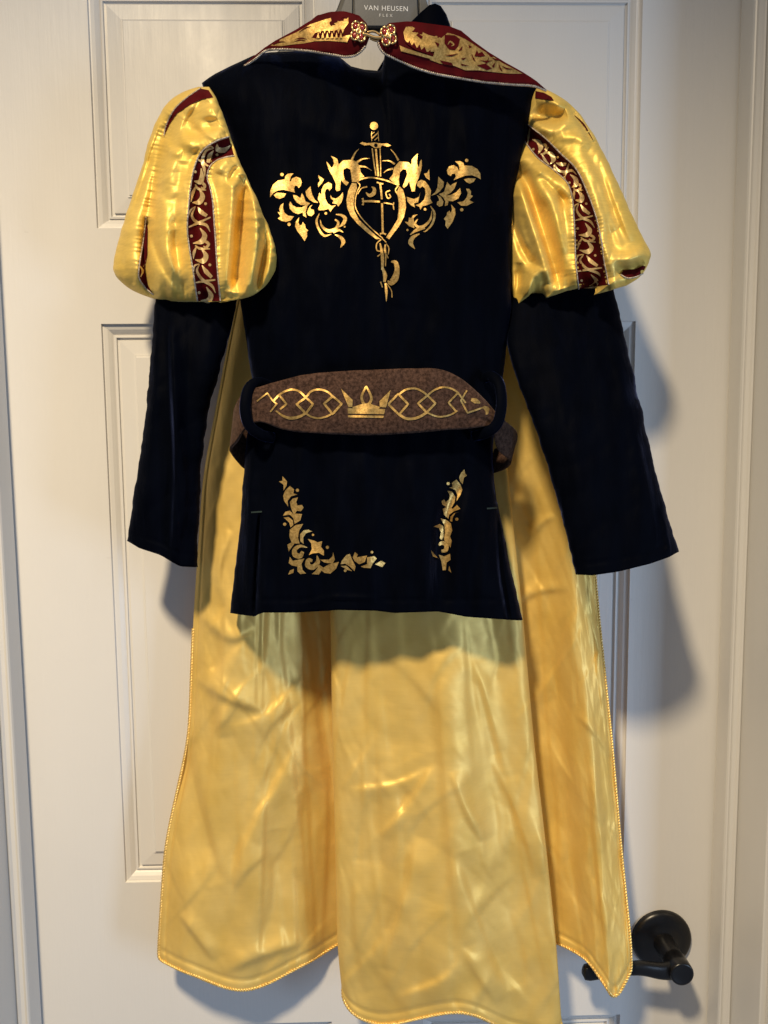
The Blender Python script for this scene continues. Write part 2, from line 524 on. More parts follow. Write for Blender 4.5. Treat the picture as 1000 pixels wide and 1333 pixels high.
# lever handle
hx, _, hz = W(862, 1224, -.004)
def lathe(prof, n=48):
    V = []; 
    for d, r in prof:
        for k in range(n):
            t = 2 * math.pi * k / n; V.append((hx + r * math.cos(t), -d, hz + r * math.sin(t)))
    F = grid_faces(len(prof), n, True) + [tuple((len(prof) - 1) * n + k for k in range(n))]
    return V, F
v, f = lathe([(0, .0355), (.003, .0355), (.0045, .0347), (.006, .0335), (.0074, .031), (.0082, .024), (.0085, .0165), (.0095, .0150)])
handle = new_obj('door_handle', v, f, BLACKMETAL, door)
bevel(handle, .0004, 2)
v, f = lathe([(.0085, .0128), (.012, .0118), (.035, .0118), (.0405, .0120), (.0410, .0132), (.0595, .0132), (.0612, .0126), (.0616, .0112), (.0612, .0102)])
handle_n = new_obj('neck', v, f, BLACKMETAL, handle)
# lever: a flattened bar that leaves the neck and runs left, with a rounded end
P = crom([(hx + .002, -.050, hz - .002), (hx - .020, -.052, hz - .002), (hx - .045, -.053, hz + .003), (hx - .075, -.052, hz + .001), (hx - .096, -.049, hz - .003), (hx - .108, -.047, hz - .005)], 8)
V = []; n = 20
hh = np.interp(np.linspace(0, 1, len(P)), [0, .2, .5, .85, .95, 1], [.0115, .0090, .0068, .0094, .0080, .002])
for i, p in enumerate(P):
    for k in range(n):
        t = 2 * math.pi * k / n; ct, st = math.cos(t), math.sin(t)
        V.append((p[0], p[1] + .0055 * abs(ct) ** .7 * math.copysign(1, ct) * min(1, hh[i] / .006), p[2] + hh[i] * abs(st) ** .7 * math.copysign(1, st)))
new_obj('lever', V, grid_faces(len(P), n, True) + [tuple(range(n)), tuple((len(P) - 1) * n + k for k in range(n))], BLACKMETAL, handle)

frame = thing('door_frame', 'white painted door frame with stops and casing on both sides of the door', 'door frame', (0, -.03, 0))
ES = .395                                                # visible door edge at the stop
for s in (-1, 1):
    # stop: moulded strip in front of the door face
    prof = [(ES + .0012, -.0025), (ES, -.0045), (ES, -.0300), (ES + .0009, -.0322), (ES + .0024, -.0330), (ES + .0034, -.0318), (ES + .0052, -.0315),
            (ES + .0086, -.0325), (ES + .0100, -.0342), (ES + .0114, -.0348), (ES + .0126, -.0340), (ES + .0132, -.0318), (ES + .0132, -.0025)]
    n = len(prof); V = [(s * x, y, z) for z in (0, 2.05) for x, y in prof]
    F = [(k, (k + 1) % n, n + (k + 1) % n, n + k) for k in range(n)]
    new_obj('stop', V, F, TRIM, frame, smooth=False)
    a, b_ = sorted((s * (ES + .0132), s * (ES + .045)))
    v, f = box(a, b_, -.094, .05, 0, 2.06)
    bevel(new_obj('jamb', v, f, TRIM, frame, smooth=False), .0016, 3)
    # casing, set back a reveal from the jamb edge
    prof = [(ES + .0195, -.0945), (ES + .0195, -.1030), (ES + .0215, -.1052), (ES + .030, -.1055), (ES + .034, -.1085), (ES + .050, -.1100), (ES + .066, -.112), (ES + .070, -.109), (ES + .070, -.0945)]
    n = len(prof); V = [(s * x, y, z) for z in (0, 2.12) for x, y in prof]
    new_obj('casing', V, [(k, (k + 1) % n, n + (k + 1) % n, n + k) for k in range(n)], TRIM, frame, smooth=False)
v, f = box(-(ES + .0455), ES + .0455, -.094, .05, 2.0605, 2.10)
new_obj('head_jamb', v, f, TRIM, frame, smooth=False)
for nm, a, b_ in (('wall_left', -1.3, -(ES + .046)), ('wall_right', ES + .046, 1.3)):
    v, f = box(a, b_, -.0945, .05, 0, 2.5)
    o = new_obj(nm, v, f, WALLM, None, smooth=False, origin=((a + b_) / 2, 0, 0)); o['kind'] = 'structure'

# ------------------------------------------------------------------ cape
cape = thing('cape', 'long gold satin cape with red dragon-print collar hanging behind the navy tunic', 'cape', (0, -.05, zpx(500, 1345)))
HP = [118, 430, 620, 800, 960, 1100, 1235, 1345]
CX = [[370, 300, 264, 252, 246, 215, 206, 204],
      [375, 315, 288, 283, 275, 252, 248, 248],
      [382, 338, 332, 335, 335, 325, 320, 320],
      [392, 370, 388, 398, 402, 396, 396, 396],
      [400, 402, 430, 446, 452, 455, 456, 462],
      [406, 400, 424, 431, 433, 437, 440, 452],
      [420, 440, 466, 478, 480, 485, 490, 495],
      [470, 520, 556, 572, 576, 583, 592, 600],
      [520, 590, 618, 634, 644, 655, 665, 670],
      [560, 640, 661, 680, 694, 710, 724, 731],
      [558, 628, 648, 666, 678, 693, 706, 712],
      [566, 655, 690, 714, 726, 739, 755, 762],
      [575, 690, 730, 747, 758, 771, 782, 785],
      [580, 702, 750, 766, 780, 792, 800, 802],
      [585, 712, 764, 779, 796, 808, 822, 822]]
CY = [[-.06, -.030, -.030, -.034, -.036, -.040, -.044, -.044], [-.06, -.040, -.045, -.050, -.052, -.056, -.062, -.062], [-.06, -.040, -.046, -.050, -.048, -.052, -.058, -.058],
      [-.06, -.030, -.028, -.026, -.026, -.028, -.032, -.032], [-.06, -.020, -.014, -.012, -.012, -.012, -.012, -.012], [-.06, -.046, -.052, -.056, -.058, -.062, -.066, -.066],
      [-.06, -.055, -.062, -.067, -.070, -.073, -.076, -.076], [-.06, -.062, -.073, -.082, -.088, -.094, -.099, -.099], [-.06, -.054, -.061, -.066, -.069, -.072, -.075, -.075],
      [-.06, -.048, -.054, -.060, -.064, -.068, -.072, -.072], [-.06, -.022, -.020, -.020, -.022, -.024, -.030, -.030], [-.06, -.026, -.028, -.030, -.034, -.042, -.056, -.058],
      [-.06, -.042, -.052, -.060, -.066, -.074, -.086, -.088], [-.06, -.039, -.047, -.055, -.061, -.069, -.084, -.086], [-.06, -.034, -.040, -.046, -.052, -.060, -.078, -.080]]
HEM = [1248, 1268, 1289, 1256, 1226, 1302, 1333, 1318, 1344, 1346, 1232, 1243, 1276, 1298, 1264]
NS = 26
nC = len(CX); nS = (nC - 1) * NS + 1; nT = 430
cx = np.zeros((len(HP), nS)); cy = np.zeros((len(HP), nS))
for j in range(len(HP)):
    q = crom(np.array([[CX[i][j], CY[i][j] * 1000] for i in range(nC)]), NS)
    cx[j] = q[:, 0]; cy[j] = q[:, 1] / 1000
hem = crom(np.array([[i * 60.0, HEM[i]] for i in range(nC)]), NS)[:, 1]
tt = np.linspace(0, 1, nT)
PY = 118 + tt[:, None] * (hem[None, :] - 118)
PX = np.zeros_like(PY); YY = np.zeros_like(PY)
for i in range(nS):
    fx = tab(list(zip(HP, cx[:, i])), 25); fy = tab(list(zip(HP, cy[:, i])), 25)
    PX[:, i] = fx(PY[:, i]); YY[:, i] = fy(PY[:, i])
SS = np.broadcast_to(np.arange(nS) / NS, PY.shape)         # control index along the width
# crumples: sharp creases where noise changes sign, broad drapes, creases read off the photo
U = SS * 46.0
g = np.clip((PY - 300) / 500, .25, 1)
dd = (-.0016 * (np.abs(perlin(U / 50 + PY / 125, PY / 160 - U / 260, 1)) - .25) + .0014 * (np.abs(perlin(U / 42 - PY / 115, PY / 150 + U / 200, 2)) - .25)
      - .0004 * (np.abs(perlin(U / 22 + PY / 75, PY / 56 - U / 60, 3)) - .25) + .0004 * (np.abs(perlin(U / 19 - PY / 60, PY / 60, 4)) - .25)
      + .0002 * (np.abs(perlin(U / 11 - PY / 30, PY / 22 + U / 40, 5)) - .25) + .0030 * perlin(U / 46, PY / 330, 6)) * g
hd = hem[None, :] - PY
for _ in range(46):                                         # long hanging folds
    x0 = rng.uniform(225, 800); y0 = rng.uniform(760, 1250); L_ = rng.uniform(170, 420); sl = rng.uniform(-.05, .16) + (x0 - 500) / 3800
    w_a, w_b = rng.uniform(3, 5.5), rng.uniform(18, 38)
    if rng.random() < .5: w_a, w_b = w_b, w_a
    P3 = [(x0 - sl * L_ / 2, y0 - L_ / 2), (x0 + rng.uniform(-5, 5), y0), (x0 + sl * L_ / 2, y0 + L_ / 2)]
    dd = dd + fold(P3, w_a, rng.choice([1, 1, -1]) * rng.uniform(.0008, .0022), w_b, .4)(PX, PY) * g
for _ in range(130):                                        # long sharp creases, steep on one side
    x0 = rng.uniform(215, 810); y0 = rng.uniform(560, 1320); L_ = rng.uniform(45, 190)
    an = math.pi / 2 + rng.choice([-1, 1]) * rng.uniform(.08, .75); bend = rng.uniform(-.12, .12) * L_
    dx_, dy_ = math.cos(an), math.sin(an)
    P3 = [(x0 - dx_ * L_ / 2, y0 - dy_ * L_ / 2), (x0 - dy_ * bend, y0 + dx_ * bend), (x0 + dx_ * L_ / 2, y0 + dy_ * L_ / 2)]
    w_a, w_b = rng.uniform(2.8, 4.5), rng.uniform(12, 26)
    if rng.random() < .5: w_a, w_b = w_b, w_a
    dd = dd + fold(P3, w_a, rng.uniform(.0005, .0015), w_b, .45)(PX, PY) * g
dd = dd - .0011 * np.exp(-((hd - 13) / 2.6) ** 2) - .0011 * np.exp(-((np.minimum(SS, len(CX) - 1 - SS) - .24) / .05) ** 2)      # stitched border
dd = dd + .0042 * np.exp(-((PY - hem[None, :]) / 26) ** 2) * perlin(U / 26, 0 * U + .5, 8)        # puckered hem
cfolds = [fold([(572, 840), (578, 960), (590, 1100), (604, 1240)], 9, .0040, 30), fold([(566, 995), (535, 1045), (498, 1088)], 4, .0028, 14),
          fold([(588, 1005), (605, 1050), (628, 1094)], 4, .0028, 14), fold([(545, 1090), (528, 1170), (500, 1260)], 5, .0030, 20),
          fold([(640, 985), (675, 1060), (700, 1140)], 5, .0026, 20), fold([(606, 1235), (580, 1275), (520, 1300)], 6, .0028, 18),
          fold([(606, 1235), (625, 1270), (650, 1305)], 6, .0028, 18), fold([(560, 1000), (520, 1020), (455, 1030)], 4, .0018, 14),
          fold([(620, 860), (640, 930), (660, 1010)], 5, .0028, 16),
          fold([(600, 1110), (625, 1190), (665, 1290)], 7, -.0036, 22),
          fold([(470, 1120), (465, 1200), (480, 1290)], 8, .0034, 20), fold([(255, 880), (290, 905), (345, 925)], 6, .0035, 16),
          fold([(400, 880), (350, 930), (300, 950)], 6, .0018, 18), fold([(275, 870), (283, 900), (290, 960)], 7, .003, 16),
          fold([(395, 960), (340, 1060), (300, 1150)], 6, .0028, 22), fold([(235, 1190), (258, 1220), (280, 1250)], 4, .0028, 14),
          fold([(285, 1150), (250, 1010), (252, 960)], 7, -.0036, 26), fold([(290, 1265), (335, 1245), (395, 1225)], 6, .0032, 16),
          fold([(300, 690), (285, 740), (290, 790)], 6, .002), fold([(262, 800), (300, 830), (330, 815)], 6, .0032, 14),
          fold([(355, 1080), (360, 1160), (340, 1240)], 9, -.0030, 22)]
front = ((SS < 3.4) | ((SS > 5.1) & (SS < 8.9))).astype(float)
for f in cfolds: dd = dd + front * f(PX, PY)
rfolds = [fold([(735, 790), (760, 900), (772, 1010), (776, 1110)], 8, .005, 14), fold([(690, 695), (705, 680), (722, 670)], 5, .004), fold([(660, 790), (700, 770), (740, 765)], 4, .004, 10),
          fold([(752, 930), (780, 960), (795, 985)], 4, .004, 9), fold([(770, 1000), (786, 1100), (800, 1180)], 6, .004, 9), fold([(768, 800), (780, 850), (776, 900)], 4, .003, 8)]
for f in rfolds: dd = dd + .5 * (SS > 10.2) * f(PX, PY)
edge_in = np.minimum(SS, nC - 1 - SS)
dd = dd * np.clip(edge_in / .15 + .25, 0, 1)
Y = YY - dd * 1.5
Y = np.minimum(Y, -.010)
G = W(PX, PY, Y)
sheet = new_obj('cape_panel', G.reshape(-1, 3), grid_faces(nT, nS), CAPE, cape)
# twisted cord round the free edges
k0 = int(nT * .62)
edge = np.vstack([G[k0:, 0], G[-1, 1:-1], G[int(nT * .45):, -1][::-1]])
er = resample(edge, .004)
for _ in range(2): er[1:-1] = (er[:-2] + 2 * er[1:-1] + er[2:]) / 4
v, f = rope(er, .0016, .0062)
new_obj('edge_cord', v, f, GOLDCORD, cape)

# collar halves
def collar_Y(px, py):
    px = np.asarray(px, float); py = np.asarray(py, float)
    base = np.interp(px, [318, 345, 400, 450, 485, 500, 560, 620, 680, 715], [-.098, -.112, -.134, -.146, -.150, -.150, -.147, -.139, -.126, -.116])
    mid = np.interp(px, [320, 380, 440, 500, 560, 620, 680, 712], [78, 54, 44, 50, 62, 78, 103, 114])
    return base - .004 * (1 - np.clip(np.abs(py - mid) / 26, 0, 1) ** 2) + .0016 * perlin(px / 30, py / 22, 4)
CL = [(318, 86), (332, 74), (346, 63), (360, 54), (386, 40), (406, 28), (414, 21), (432, 16), (448, 16), (468, 22), (478, 32), (481, 46), (476, 60), (466, 70), (452, 74), (432, 71), (400, 66), (366, 64), (346, 66), (332, 77)]
CR = [(492, 52), (496, 40), (506, 32), (532, 29), (560, 32), (586, 36), (600, 41), (614, 54), (636, 70), (658, 83), (680, 95), (698, 107), (711, 118), (694, 112), (665, 110), (632, 107), (599, 102), (566, 96), (540, 88), (522, 80), (509, 74), (500, 69), (494, 61)]
k1 = zm((420, 0), .2); k2 = zm((500, 20), .22); k3 = zm((320, 10), .2)
for side, OUT in (('l', CL), ('r', CR)):
    d = Decal(collar_Y, 0.0); d.poly(OUT, 4.0)
    c_ = d.build('collar', RED, cape)
    solidify(c_, .0030, 0.0)
    # piping on the lower edge
    if side == 'l': E2 = CL[12:] + [CL[0]]
    else: E2 = CR[12:] + [CR[0]]
    P = crom(np.array(E2), 10)
    Q = W(P[:, 0], P[:, 1], collar_Y(P[:, 0], P[:, 1]) - .0006)
    v, f = rope(Q, .0011, .0034)
    new_obj('piping', v, f, SILVER, c_)
    g_ = Decal(collar_Y, .0020); r_ = Decal(collar_Y, .0024)
    if side == 'l':
        g_.poly(k3([(150, 245), (230, 205), (330, 160), (420, 108), (520, 75), (600, 55), (640, 42), (668, 60), (668, 100), (640, 140), (560, 150), (500, 150), (450, 165), (430, 195), (470, 205), (560, 190), (620, 195), (655, 180), (680, 178), (660, 225), (620, 222), (540, 215), (450, 218), (380, 232), (300, 240), (230, 250)]), 4)
        r_.poly(k3([(545, 95), (565, 80), (560, 95), (590, 90), (572, 102), (585, 110), (565, 112), (555, 118), (545, 105)]), 4)
        r_.poly(k3([(455, 185), (480, 160), (500, 150), (520, 160), (545, 148), (560, 158), (600, 140), (632, 142), (628, 180), (600, 172), (560, 182), (500, 192)]), 4)
        g_.k += 60
        for x in (470, 500, 530, 560, 590, 618):
            g_.poly(k3([(x - 10, 200), (x + 2, 160), (x + 10, 198)]), 4); g_.poly(k3([(x + 6, 144), (x + 14, 168), (x + 22, 140)]), 4)
        for a, b_ in ((( 320, 205), (400, 205)), ((345, 160), (430, 120)), ((180, 240), (260, 222)), ((310, 222), (390, 214))):
            r_.stroke(k3([a, ((a[0] + b_[0]) / 2, (a[1] + b_[1]) / 2 - 8), b_]), [.3, 1.6, .3])
        r_.stroke(k3([(620, 65), (640, 58), (655, 68)]), 1.6)
    else:
        g_.poly(k2([(115, 100), (130, 68), (165, 66), (210, 90), (260, 115), (300, 125), (345, 98), (400, 108), (440, 122), (480, 140), (520, 165), (580, 205), (640, 238), (700, 282), (760, 312), (820, 345), (740, 345), (640, 335), (560, 325), (480, 325), (420, 300), (330, 285), (270, 262), (290, 245), (300, 215), (250, 215), (180, 185), (125, 150)]), 4)
        g_.poly(k2([(92, 178), (120, 190), (200, 218), (290, 245), (275, 258), (180, 232), (100, 212)]), 4)
        for q in ([(190, 90), (230, 95), (225, 110), (205, 108), (230, 125), (220, 140), (190, 115), (205, 105)],
                  [(120, 138), (140, 165), (150, 148), (165, 180), (178, 158), (195, 195), (210, 172), (222, 205), (240, 185), (255, 220), (275, 205), (278, 235), (250, 225), (190, 205), (125, 160)],
                  [(360, 115), (420, 118), (450, 140), (440, 180), (420, 205), (385, 200), (358, 165)],
                  [(300, 155), (328, 168), (320, 190)], [(440, 210), (465, 180), (460, 205)],
                  [(330, 265), (400, 280), (410, 298), (350, 288)], [(455, 285), (510, 300), (460, 298)], [(535, 240), (550, 205), (560, 225), (580, 215), (600, 240), (620, 235), (570, 245)],
                  [(550, 295), (600, 285), (640, 315), (610, 325)], [(500, 175), (520, 185), (505, 195)], [(640, 300), (660, 275), (650, 310)], [(455, 255), (490, 250), (470, 265)]):
            r_.poly(k2(q), 4)
        for a, b_ in (((680, 290), (700, 330)), ((640, 250), (690, 262)), ((570, 265), (640, 268)), ((700, 300), (760, 318)), ((620, 250), (600, 290)), ((520, 230), (540, 270)), ((360, 235), (440, 225))):
            r_.stroke(k2([a, ((a[0] + b_[0]) / 2, (a[1] + b_[1]) / 2 + 6), b_]), [.4, 2.0, .4])
        g_.k += 60
        g_.stroke(k2([(378, 172), (392, 155), (412, 172), (398, 182)]), [1.0, 2.2, 2.0, .6])
    gp = g_.build('dragon_print', FOIL, c_)
    rp = r_.build('print_gap', RED, c_)
# filigree clasp: two four-lobed pieces and a hook bar
for ccx, ccy, rot in ((467, 41, .15), (506, 46, -.2)):
    parts = []; gems = []
    for k in range(4):
        t = rot + math.pi / 4 + k * math.pi / 2
        ox, oy = ccx + 5.6 * math.cos(t), ccy + 8.2 * math.sin(t)
        a = np.linspace(0, 2 * math.pi, 25)[:-1]
        X, Yp = ox + 5.2 * np.cos(a), oy + 6.2 * np.sin(a)
        parts.append(tube_along(W(X, Yp, float(collar_Y(ox, oy)) - .0042 - .0006 * np.sin(3 * a)), .0010, 7, True))
        X, Yp = ox + 2.2 * np.cos(a), oy + 2.8 * np.sin(a)
        gems.append((ox, oy))
    X = ccx + 2.6 * np.cos(a); Yp = ccy + 2.8 * np.sin(a)
    parts.append(tube_along(W(X, Yp, float(collar_Y(ccx, ccy)) - .0055), .0012, 7, True))
    v, f = join(parts)
    c_ = new_obj('clasp', v, f, CLASPM, cape)
    for gx_, gy_ in gems:
        o3 = W(gx_, gy_, float(collar_Y(gx_, gy_)) - .0036)
        V = []; n = 12
        for i in range(5):
            ph = i / 4 * math.pi / 2
            for k in range(n):
                t = 2 * math.pi * k / n
                V.append(o3 + np.array([.0022 * math.cos(ph) * math.cos(t), -.0016 * math.sin(ph), .0026 * math.cos(ph) * math.sin(t)]))
        new_obj('gem', V, grid_faces(5, n, True), GEM, c_)
P = crom([(472, 44), (480, 46), (488, 49), (497, 49), (503, 46)], 6)
v, f = tube_along(W(P[:, 0], P[:, 1], -.1565), .0015, 8)
P = crom([(478, 42), (486, 41), (493, 44), (497, 50), (490, 53), (482, 50)], 6)
v2, f2 = tube_along(W(P[:, 0], P[:, 1], -.1545), .0010, 8)
v, f = join([(v, f), (v2, f2)])
new_obj('clasp_hook', v, f, CLASPM, cape)

# ------------------------------------------------------------------ tunic
tunic = thing('tunic', 'navy velvet tunic with puffed yellow sleeves and gold dragon-and-sword emblem on the chest', 'tunic', (0, -.09, zpx(490, 806)))
TX0, TX1 = 262.0, 703.0
ttop = [(262, 108), (280, 96), (300, 86), (330, 72), (350, 68), (400, 66), (440, 73), (447, 78), (456, 86), (480, 92), (496, 92), (499, 84), (502, 64), (540, 66), (600, 84), (660, 100), (703, 113)]
them = [(299, 798), (330, 802), (339, 797), (385, 797), (440, 794), (490, 795), (515, 798), (574, 796), (608, 803), (650, 806), (681, 807)]
tf = [fold([(338, 668), (334, 735), (331, 806)], 2.2, -.009, fade=.1), fold([(352, 680), (346, 740), (345, 806)], 7, .003),
      fold([(648, 668), (652, 740), (664, 812)], 3.0, -.008, fade=.1), fold([(636, 650), (630, 730), (622, 806)], 8, .005), fold([(612, 600), (575, 690), (570, 800)], 9, -.010, 16),
      fold([(600, 640), (598, 720), (590, 806)], 10, .005, 16), fold([(655, 700), (668, 760), (676, 806)], 5, .005), fold([(536, 600), (548, 690), (556, 800)], 10, .005, 18),
      fold([(395, 785), (440, 778), (500, 781)], 3, .003), fold([(345, 300), (360, 400), (355, 480)], 10, .004, 14), fold([(640, 280), (632, 380), (640, 480)], 10, -.006, 16),
      fold([(500, 330), (504, 400), (510, 480)], 5, -.0045, 9), fold([(520, 200), (532, 300), (520, 400)], 26, .004, 40), fold([(440, 300), (430, 400), (436, 480)], 22, .004, 30),
      fold([(330, 580), (324, 640), (322, 790)], 7, .004), fold([(600, 120), (615, 200), (622, 290)], 14, .003, 22),
      fold([(480, 560), (470, 680), (480, 790)], 12, .004, 20), fold([(400, 570), (410, 640), (405, 720)], 10, -.004, 16), fold([(560, 330), (570, 400), (560, 470)], 12, .004, 20), fold([(380, 130), (420, 170), (500, 180)], 16, .003, 26), lambda a, b: -.0014 * np.exp(-((b - 781) / 2.2) ** 2), lambda a, b: .0085 * perlin(a / 44, 0 * b + 4.2, 16) * np.clip((b - 590) / 210, 0, 1) ** 1.3, lambda a, b: .0016 * perlin(a / 34, b / 90, 11) + .0022 * perlin(a / 24, b / 140, 14) + .0007 * perlin(a / 12, b / 30, 12)]
torso = Surf([(60, 262), (108, 262), (125, 270), (150, 288), (180, 300), (215, 306), (260, 306), (330, 310), (395, 313), (440, 320), (480, 326), (500, 330), (540, 328), (570, 321), (620, 317), (680, 313), (740, 306), (812, 298)],
             [(60, 703), (112, 703), (133, 694), (162, 688), (210, 678), (250, 669), (285, 667), (340, 665), (400, 666), (440, 661), (480, 656), (540, 648), (570, 643), (600, 641), (640, 645), (690, 655), (740, 665), (812, 682)],
             [(60, -.080), (150, -.082), (400, -.085), (520, -.085), (820, -.084)], [(60, .05), (300, .052), (500, .043), (620, .044), (820, .043)], .030, p=3.0,
             top=[((x - TX0) / (TX1 - TX0), y) for x, y in ttop], hem=[((x - 299) / 382.0, y) for x, y in them], topfall=110, folds=tf, tmin=.25, sm=5)
v, f = torso.mesh(230, 170)
body = solidify(new_obj('torso', v, f, VELVET, tunic), .0016)

# side bar tacks
for x, y in ((334, 667), (641, 662)):
    d = Decal(torso.F, .0008); d.stroke([(x - 7, y), (x + 7, y - 1)], 2.0); d.build('bar_tack', TACK, tunic)
# stand-up collar point showing behind the red collar
nk = lambda a, b: -.100 + .010 * ((np.asarray(a, float) - 562) / 26) ** 2 - .002 * np.asarray(b, float) / 20
d = Decal(nk, 0); d.poly([(532, 34), (540, 26), (550, 16), (559, 8), (566, 6), (573, 9), (580, 20), (587, 40), (575, 60), (545, 60)], 4)
solidify(d.build('stand_collar', VELVET, tunic), .003, 0)

# velvet lower sleeves
ls = Surf([(330, 210), (390, 202), (470, 196), (560, 187), (640, 175), (745, 158)], [(330, 312), (390, 309), (430, 301), (520, 275), (600, 262), (700, 258), (745, 258)],
          [(330, -.070), (390, -.074), (450, -.084), (520, -.085), (745, -.072)], [(330, .010), (400, .014), (470, .022), (745, .024)], .020, p=2.3, y0=335, hemline=15, wob=1.6, seed=63,
          hem=[(0, 704), (.2, 713), (.5, 722), (.68, 732), (.78, 737), (1, 738)],
          folds=[fold([(222, 420), (227, 520), (229, 620), (224, 735)], 4, .010, 9, .15), fold([(236, 560), (240, 640), (238, 700)], 4, .004, 7), fold([(250, 400), (246, 520), (250, 640)], 8, -.004, 12),
                 fold([(205, 420), (200, 560), (186, 690)], 8, .003), lambda a, b: .0016 * perlin(a / 18, b / 80, 21) + .0020 * (np.abs(perlin(a / 50 + b / 60, b / 70, 23)) - .2)])
v, f = ls.mesh(130, 80, 30)
solidify(new_obj('sleeve', v, f, VELVET, tunic), .0016)
rs = Surf([(300, 668), (390, 662), (430, 660), (455, 661), (500, 675), (565, 700), (650, 726), (755, 751)], [(300, 790), (370, 797), (390, 802), (510, 830), (630, 857), (725, 886), (755, 893)],
          [(300, -.062), (380, -.074), (450, -.100), (560, -.126), (755, -.146)], [(300, .012), (400, .020), (755, .026)], .022, p=2.3, y0=345, hemline=15, wob=1.6, seed=64,
          hem=[(0, 748), (.15, 749), (.4, 744), (.7, 734), (.9, 725), (1, 718)],
          folds=[fold([(700, 420), (740, 560), (780, 740)], 14, .003, 22), fold([(790, 400), (820, 540), (850, 700)], 10, .003), fold([(860, 660), (868, 690), (872, 725)], 5, .004), lambda a, b: .0016 * perlin(a / 22, b / 80, 22) + .0022 * (np.abs(perlin(a / 60 + b / 60, b / 80, 24)) - .2)])
v, f = rs.mesh(130, 80, 30)
solidify(new_obj('sleeve', v, f, VELVET, tunic), .0016)

# puffed sleeves
BL_L = [(298, 178), (281, 184), (268, 192), (259, 203), (252, 222), (248, 245), (245, 275), (244, 300), (247, 325), (251, 350), (254, 372), (257, 392)]
BL_R = [(305, 203), (293, 205), (282, 209), (273, 218), (270, 231), (274, 245), (277, 262), (279, 290), (281, 320), (283, 350), (285, 372), (287, 392)]
zr_ = zm((665, 150), .19)
BR_L = zr_([(85, 165), (185, 290), (300, 380), (385, 460), (420, 560), (433, 700), (440, 850), (445, 1000), (465, 1190)])
BR_R = zr_([(112, 60), (240, 160), (340, 260), (450, 370), (530, 540), (580, 680), (620, 850), (640, 1000), (672, 1160)])
def mid(a, b): return [tuple((np.array(p) + np.array(q)) / 2) for p, q in zip(a, b)]
def dens(P, n): return resample(crom(np.array(P, float), 8), 1.0)[:: max(1, n)]
lf = [fold(mid(BL_L, BL_R), 15, -.0105, fade=0), fold([(226, 150), (208, 200), (196, 260), (189, 320), (192, 386)], 9, -.0065, 13, .1), fold([(170, 250), (162, 310), (172, 368)], 10, .004, 13), fold([(222, 190), (212, 260), (214, 320), (224, 384)], 10, .0055, 13, .15), fold([(238, 210), (231, 270), (230, 330), (240, 388)], 7, -.0045, 9, .15), fold([(240, 215), (234, 260), (238, 320)], 8, .0025, 12), fold([(310, 300), (304, 345), (300, 386)], 4, .004, 6), fold([(352, 320), (349, 350), (340, 376)], 4, .004, 5), fold([(255, 160), (275, 178), (294, 176)], 4, .003, 7), fold([(268, 128), (250, 148), (240, 170)], 5, -.004, 9), fold(BL_L, 4, .0040, 12, 0), fold(BL_R[3:], 12, .0045, 4, 0),
      fold(BL_L, 6, .0006, pucker=5.5, fade=0), fold(BL_R[3:], 7, .0006, pucker=6, fade=0), fold([(216, 146), (193, 215), (174, 272), (163, 300)], 4, -.0045, 6), fold([(262, 205), (240, 240), (232, 290)], 10, .003), fold([(225, 300), (232, 340), (246, 388)], 6, -.003, 9), fold([(246, 160), (232, 200), (222, 240)], 8, .0028, 12), lambda a, b: .0026 * perlin(a / 8, b / 70, 35) * np.exp(-((393 - b) / 34) ** 2) + .0020 * perlin(b / 9, a / 60, 36) * np.exp(-((a - (262 + (b - 112) * .48)) / 26) ** 2),
      fold([(232, 140), (212, 178), (203, 225), (193, 285)], 5, -.0035, 9, .1), fold([(232, 140), (212, 178), (203, 225), (193, 285)], 9, .0011, pucker=7, fade=.05),
      fold([(188, 285), (184, 320), (180, 360)], 8, .0010, pucker=7), fold([(192, 282), (188, 330), (192, 384)], 4, -.006, 6, .1),
      fold([(196, 300), (212, 345), (238, 385)], 5, -.0045, 12), fold([(206, 310), (224, 345), (246, 375)], 6, .003, 10),
      fold([(300, 225), (303, 260), (298, 320), (292, 384)], 8, .0060, 7, .12), fold([(320, 228), (315, 270), (310, 330), (305, 380)], 8, -.0125, 9, .12), fold([(331, 245), (334, 300), (329, 345), (320, 388)], 7, .0085, 9, .12),
      fold([(345, 280), (345, 320), (340, 352), (332, 384)], 5, -.0085, 7, .12), fold([(300, 205), (288, 214), (283, 226)], 5, .004, 8), fold([(312, 214), (303, 226), (298, 240)], 4, -.005, 6),
      fold([(236, 165), (256, 172), (285, 158)], 7, -.0055, 12), fold([(232, 182), (260, 190), (292, 172)], 8, .005, 12), fold([(240, 140), (262, 142), (284, 148)], 8, .004),
      fold([(215, 180), (222, 196), (238, 200)], 6, .0035), fold([(206, 240), (222, 262), (244, 258)], 7, -.0035, 13), fold([(186, 200), (172, 260), (160, 320)], 9, .003, 14),
      fold([(162, 290), (160, 330), (172, 372)], 7, -.003, 10), fold([(222, 225), (226, 300), (236, 370)], 16, .003, 20),
      lambda a, b: .0007 * (np.abs(perlin(a / 16 + b / 50, b / 22, 31)) - .2) + .0010 * perlin(a / 26, b / 30, 32)]
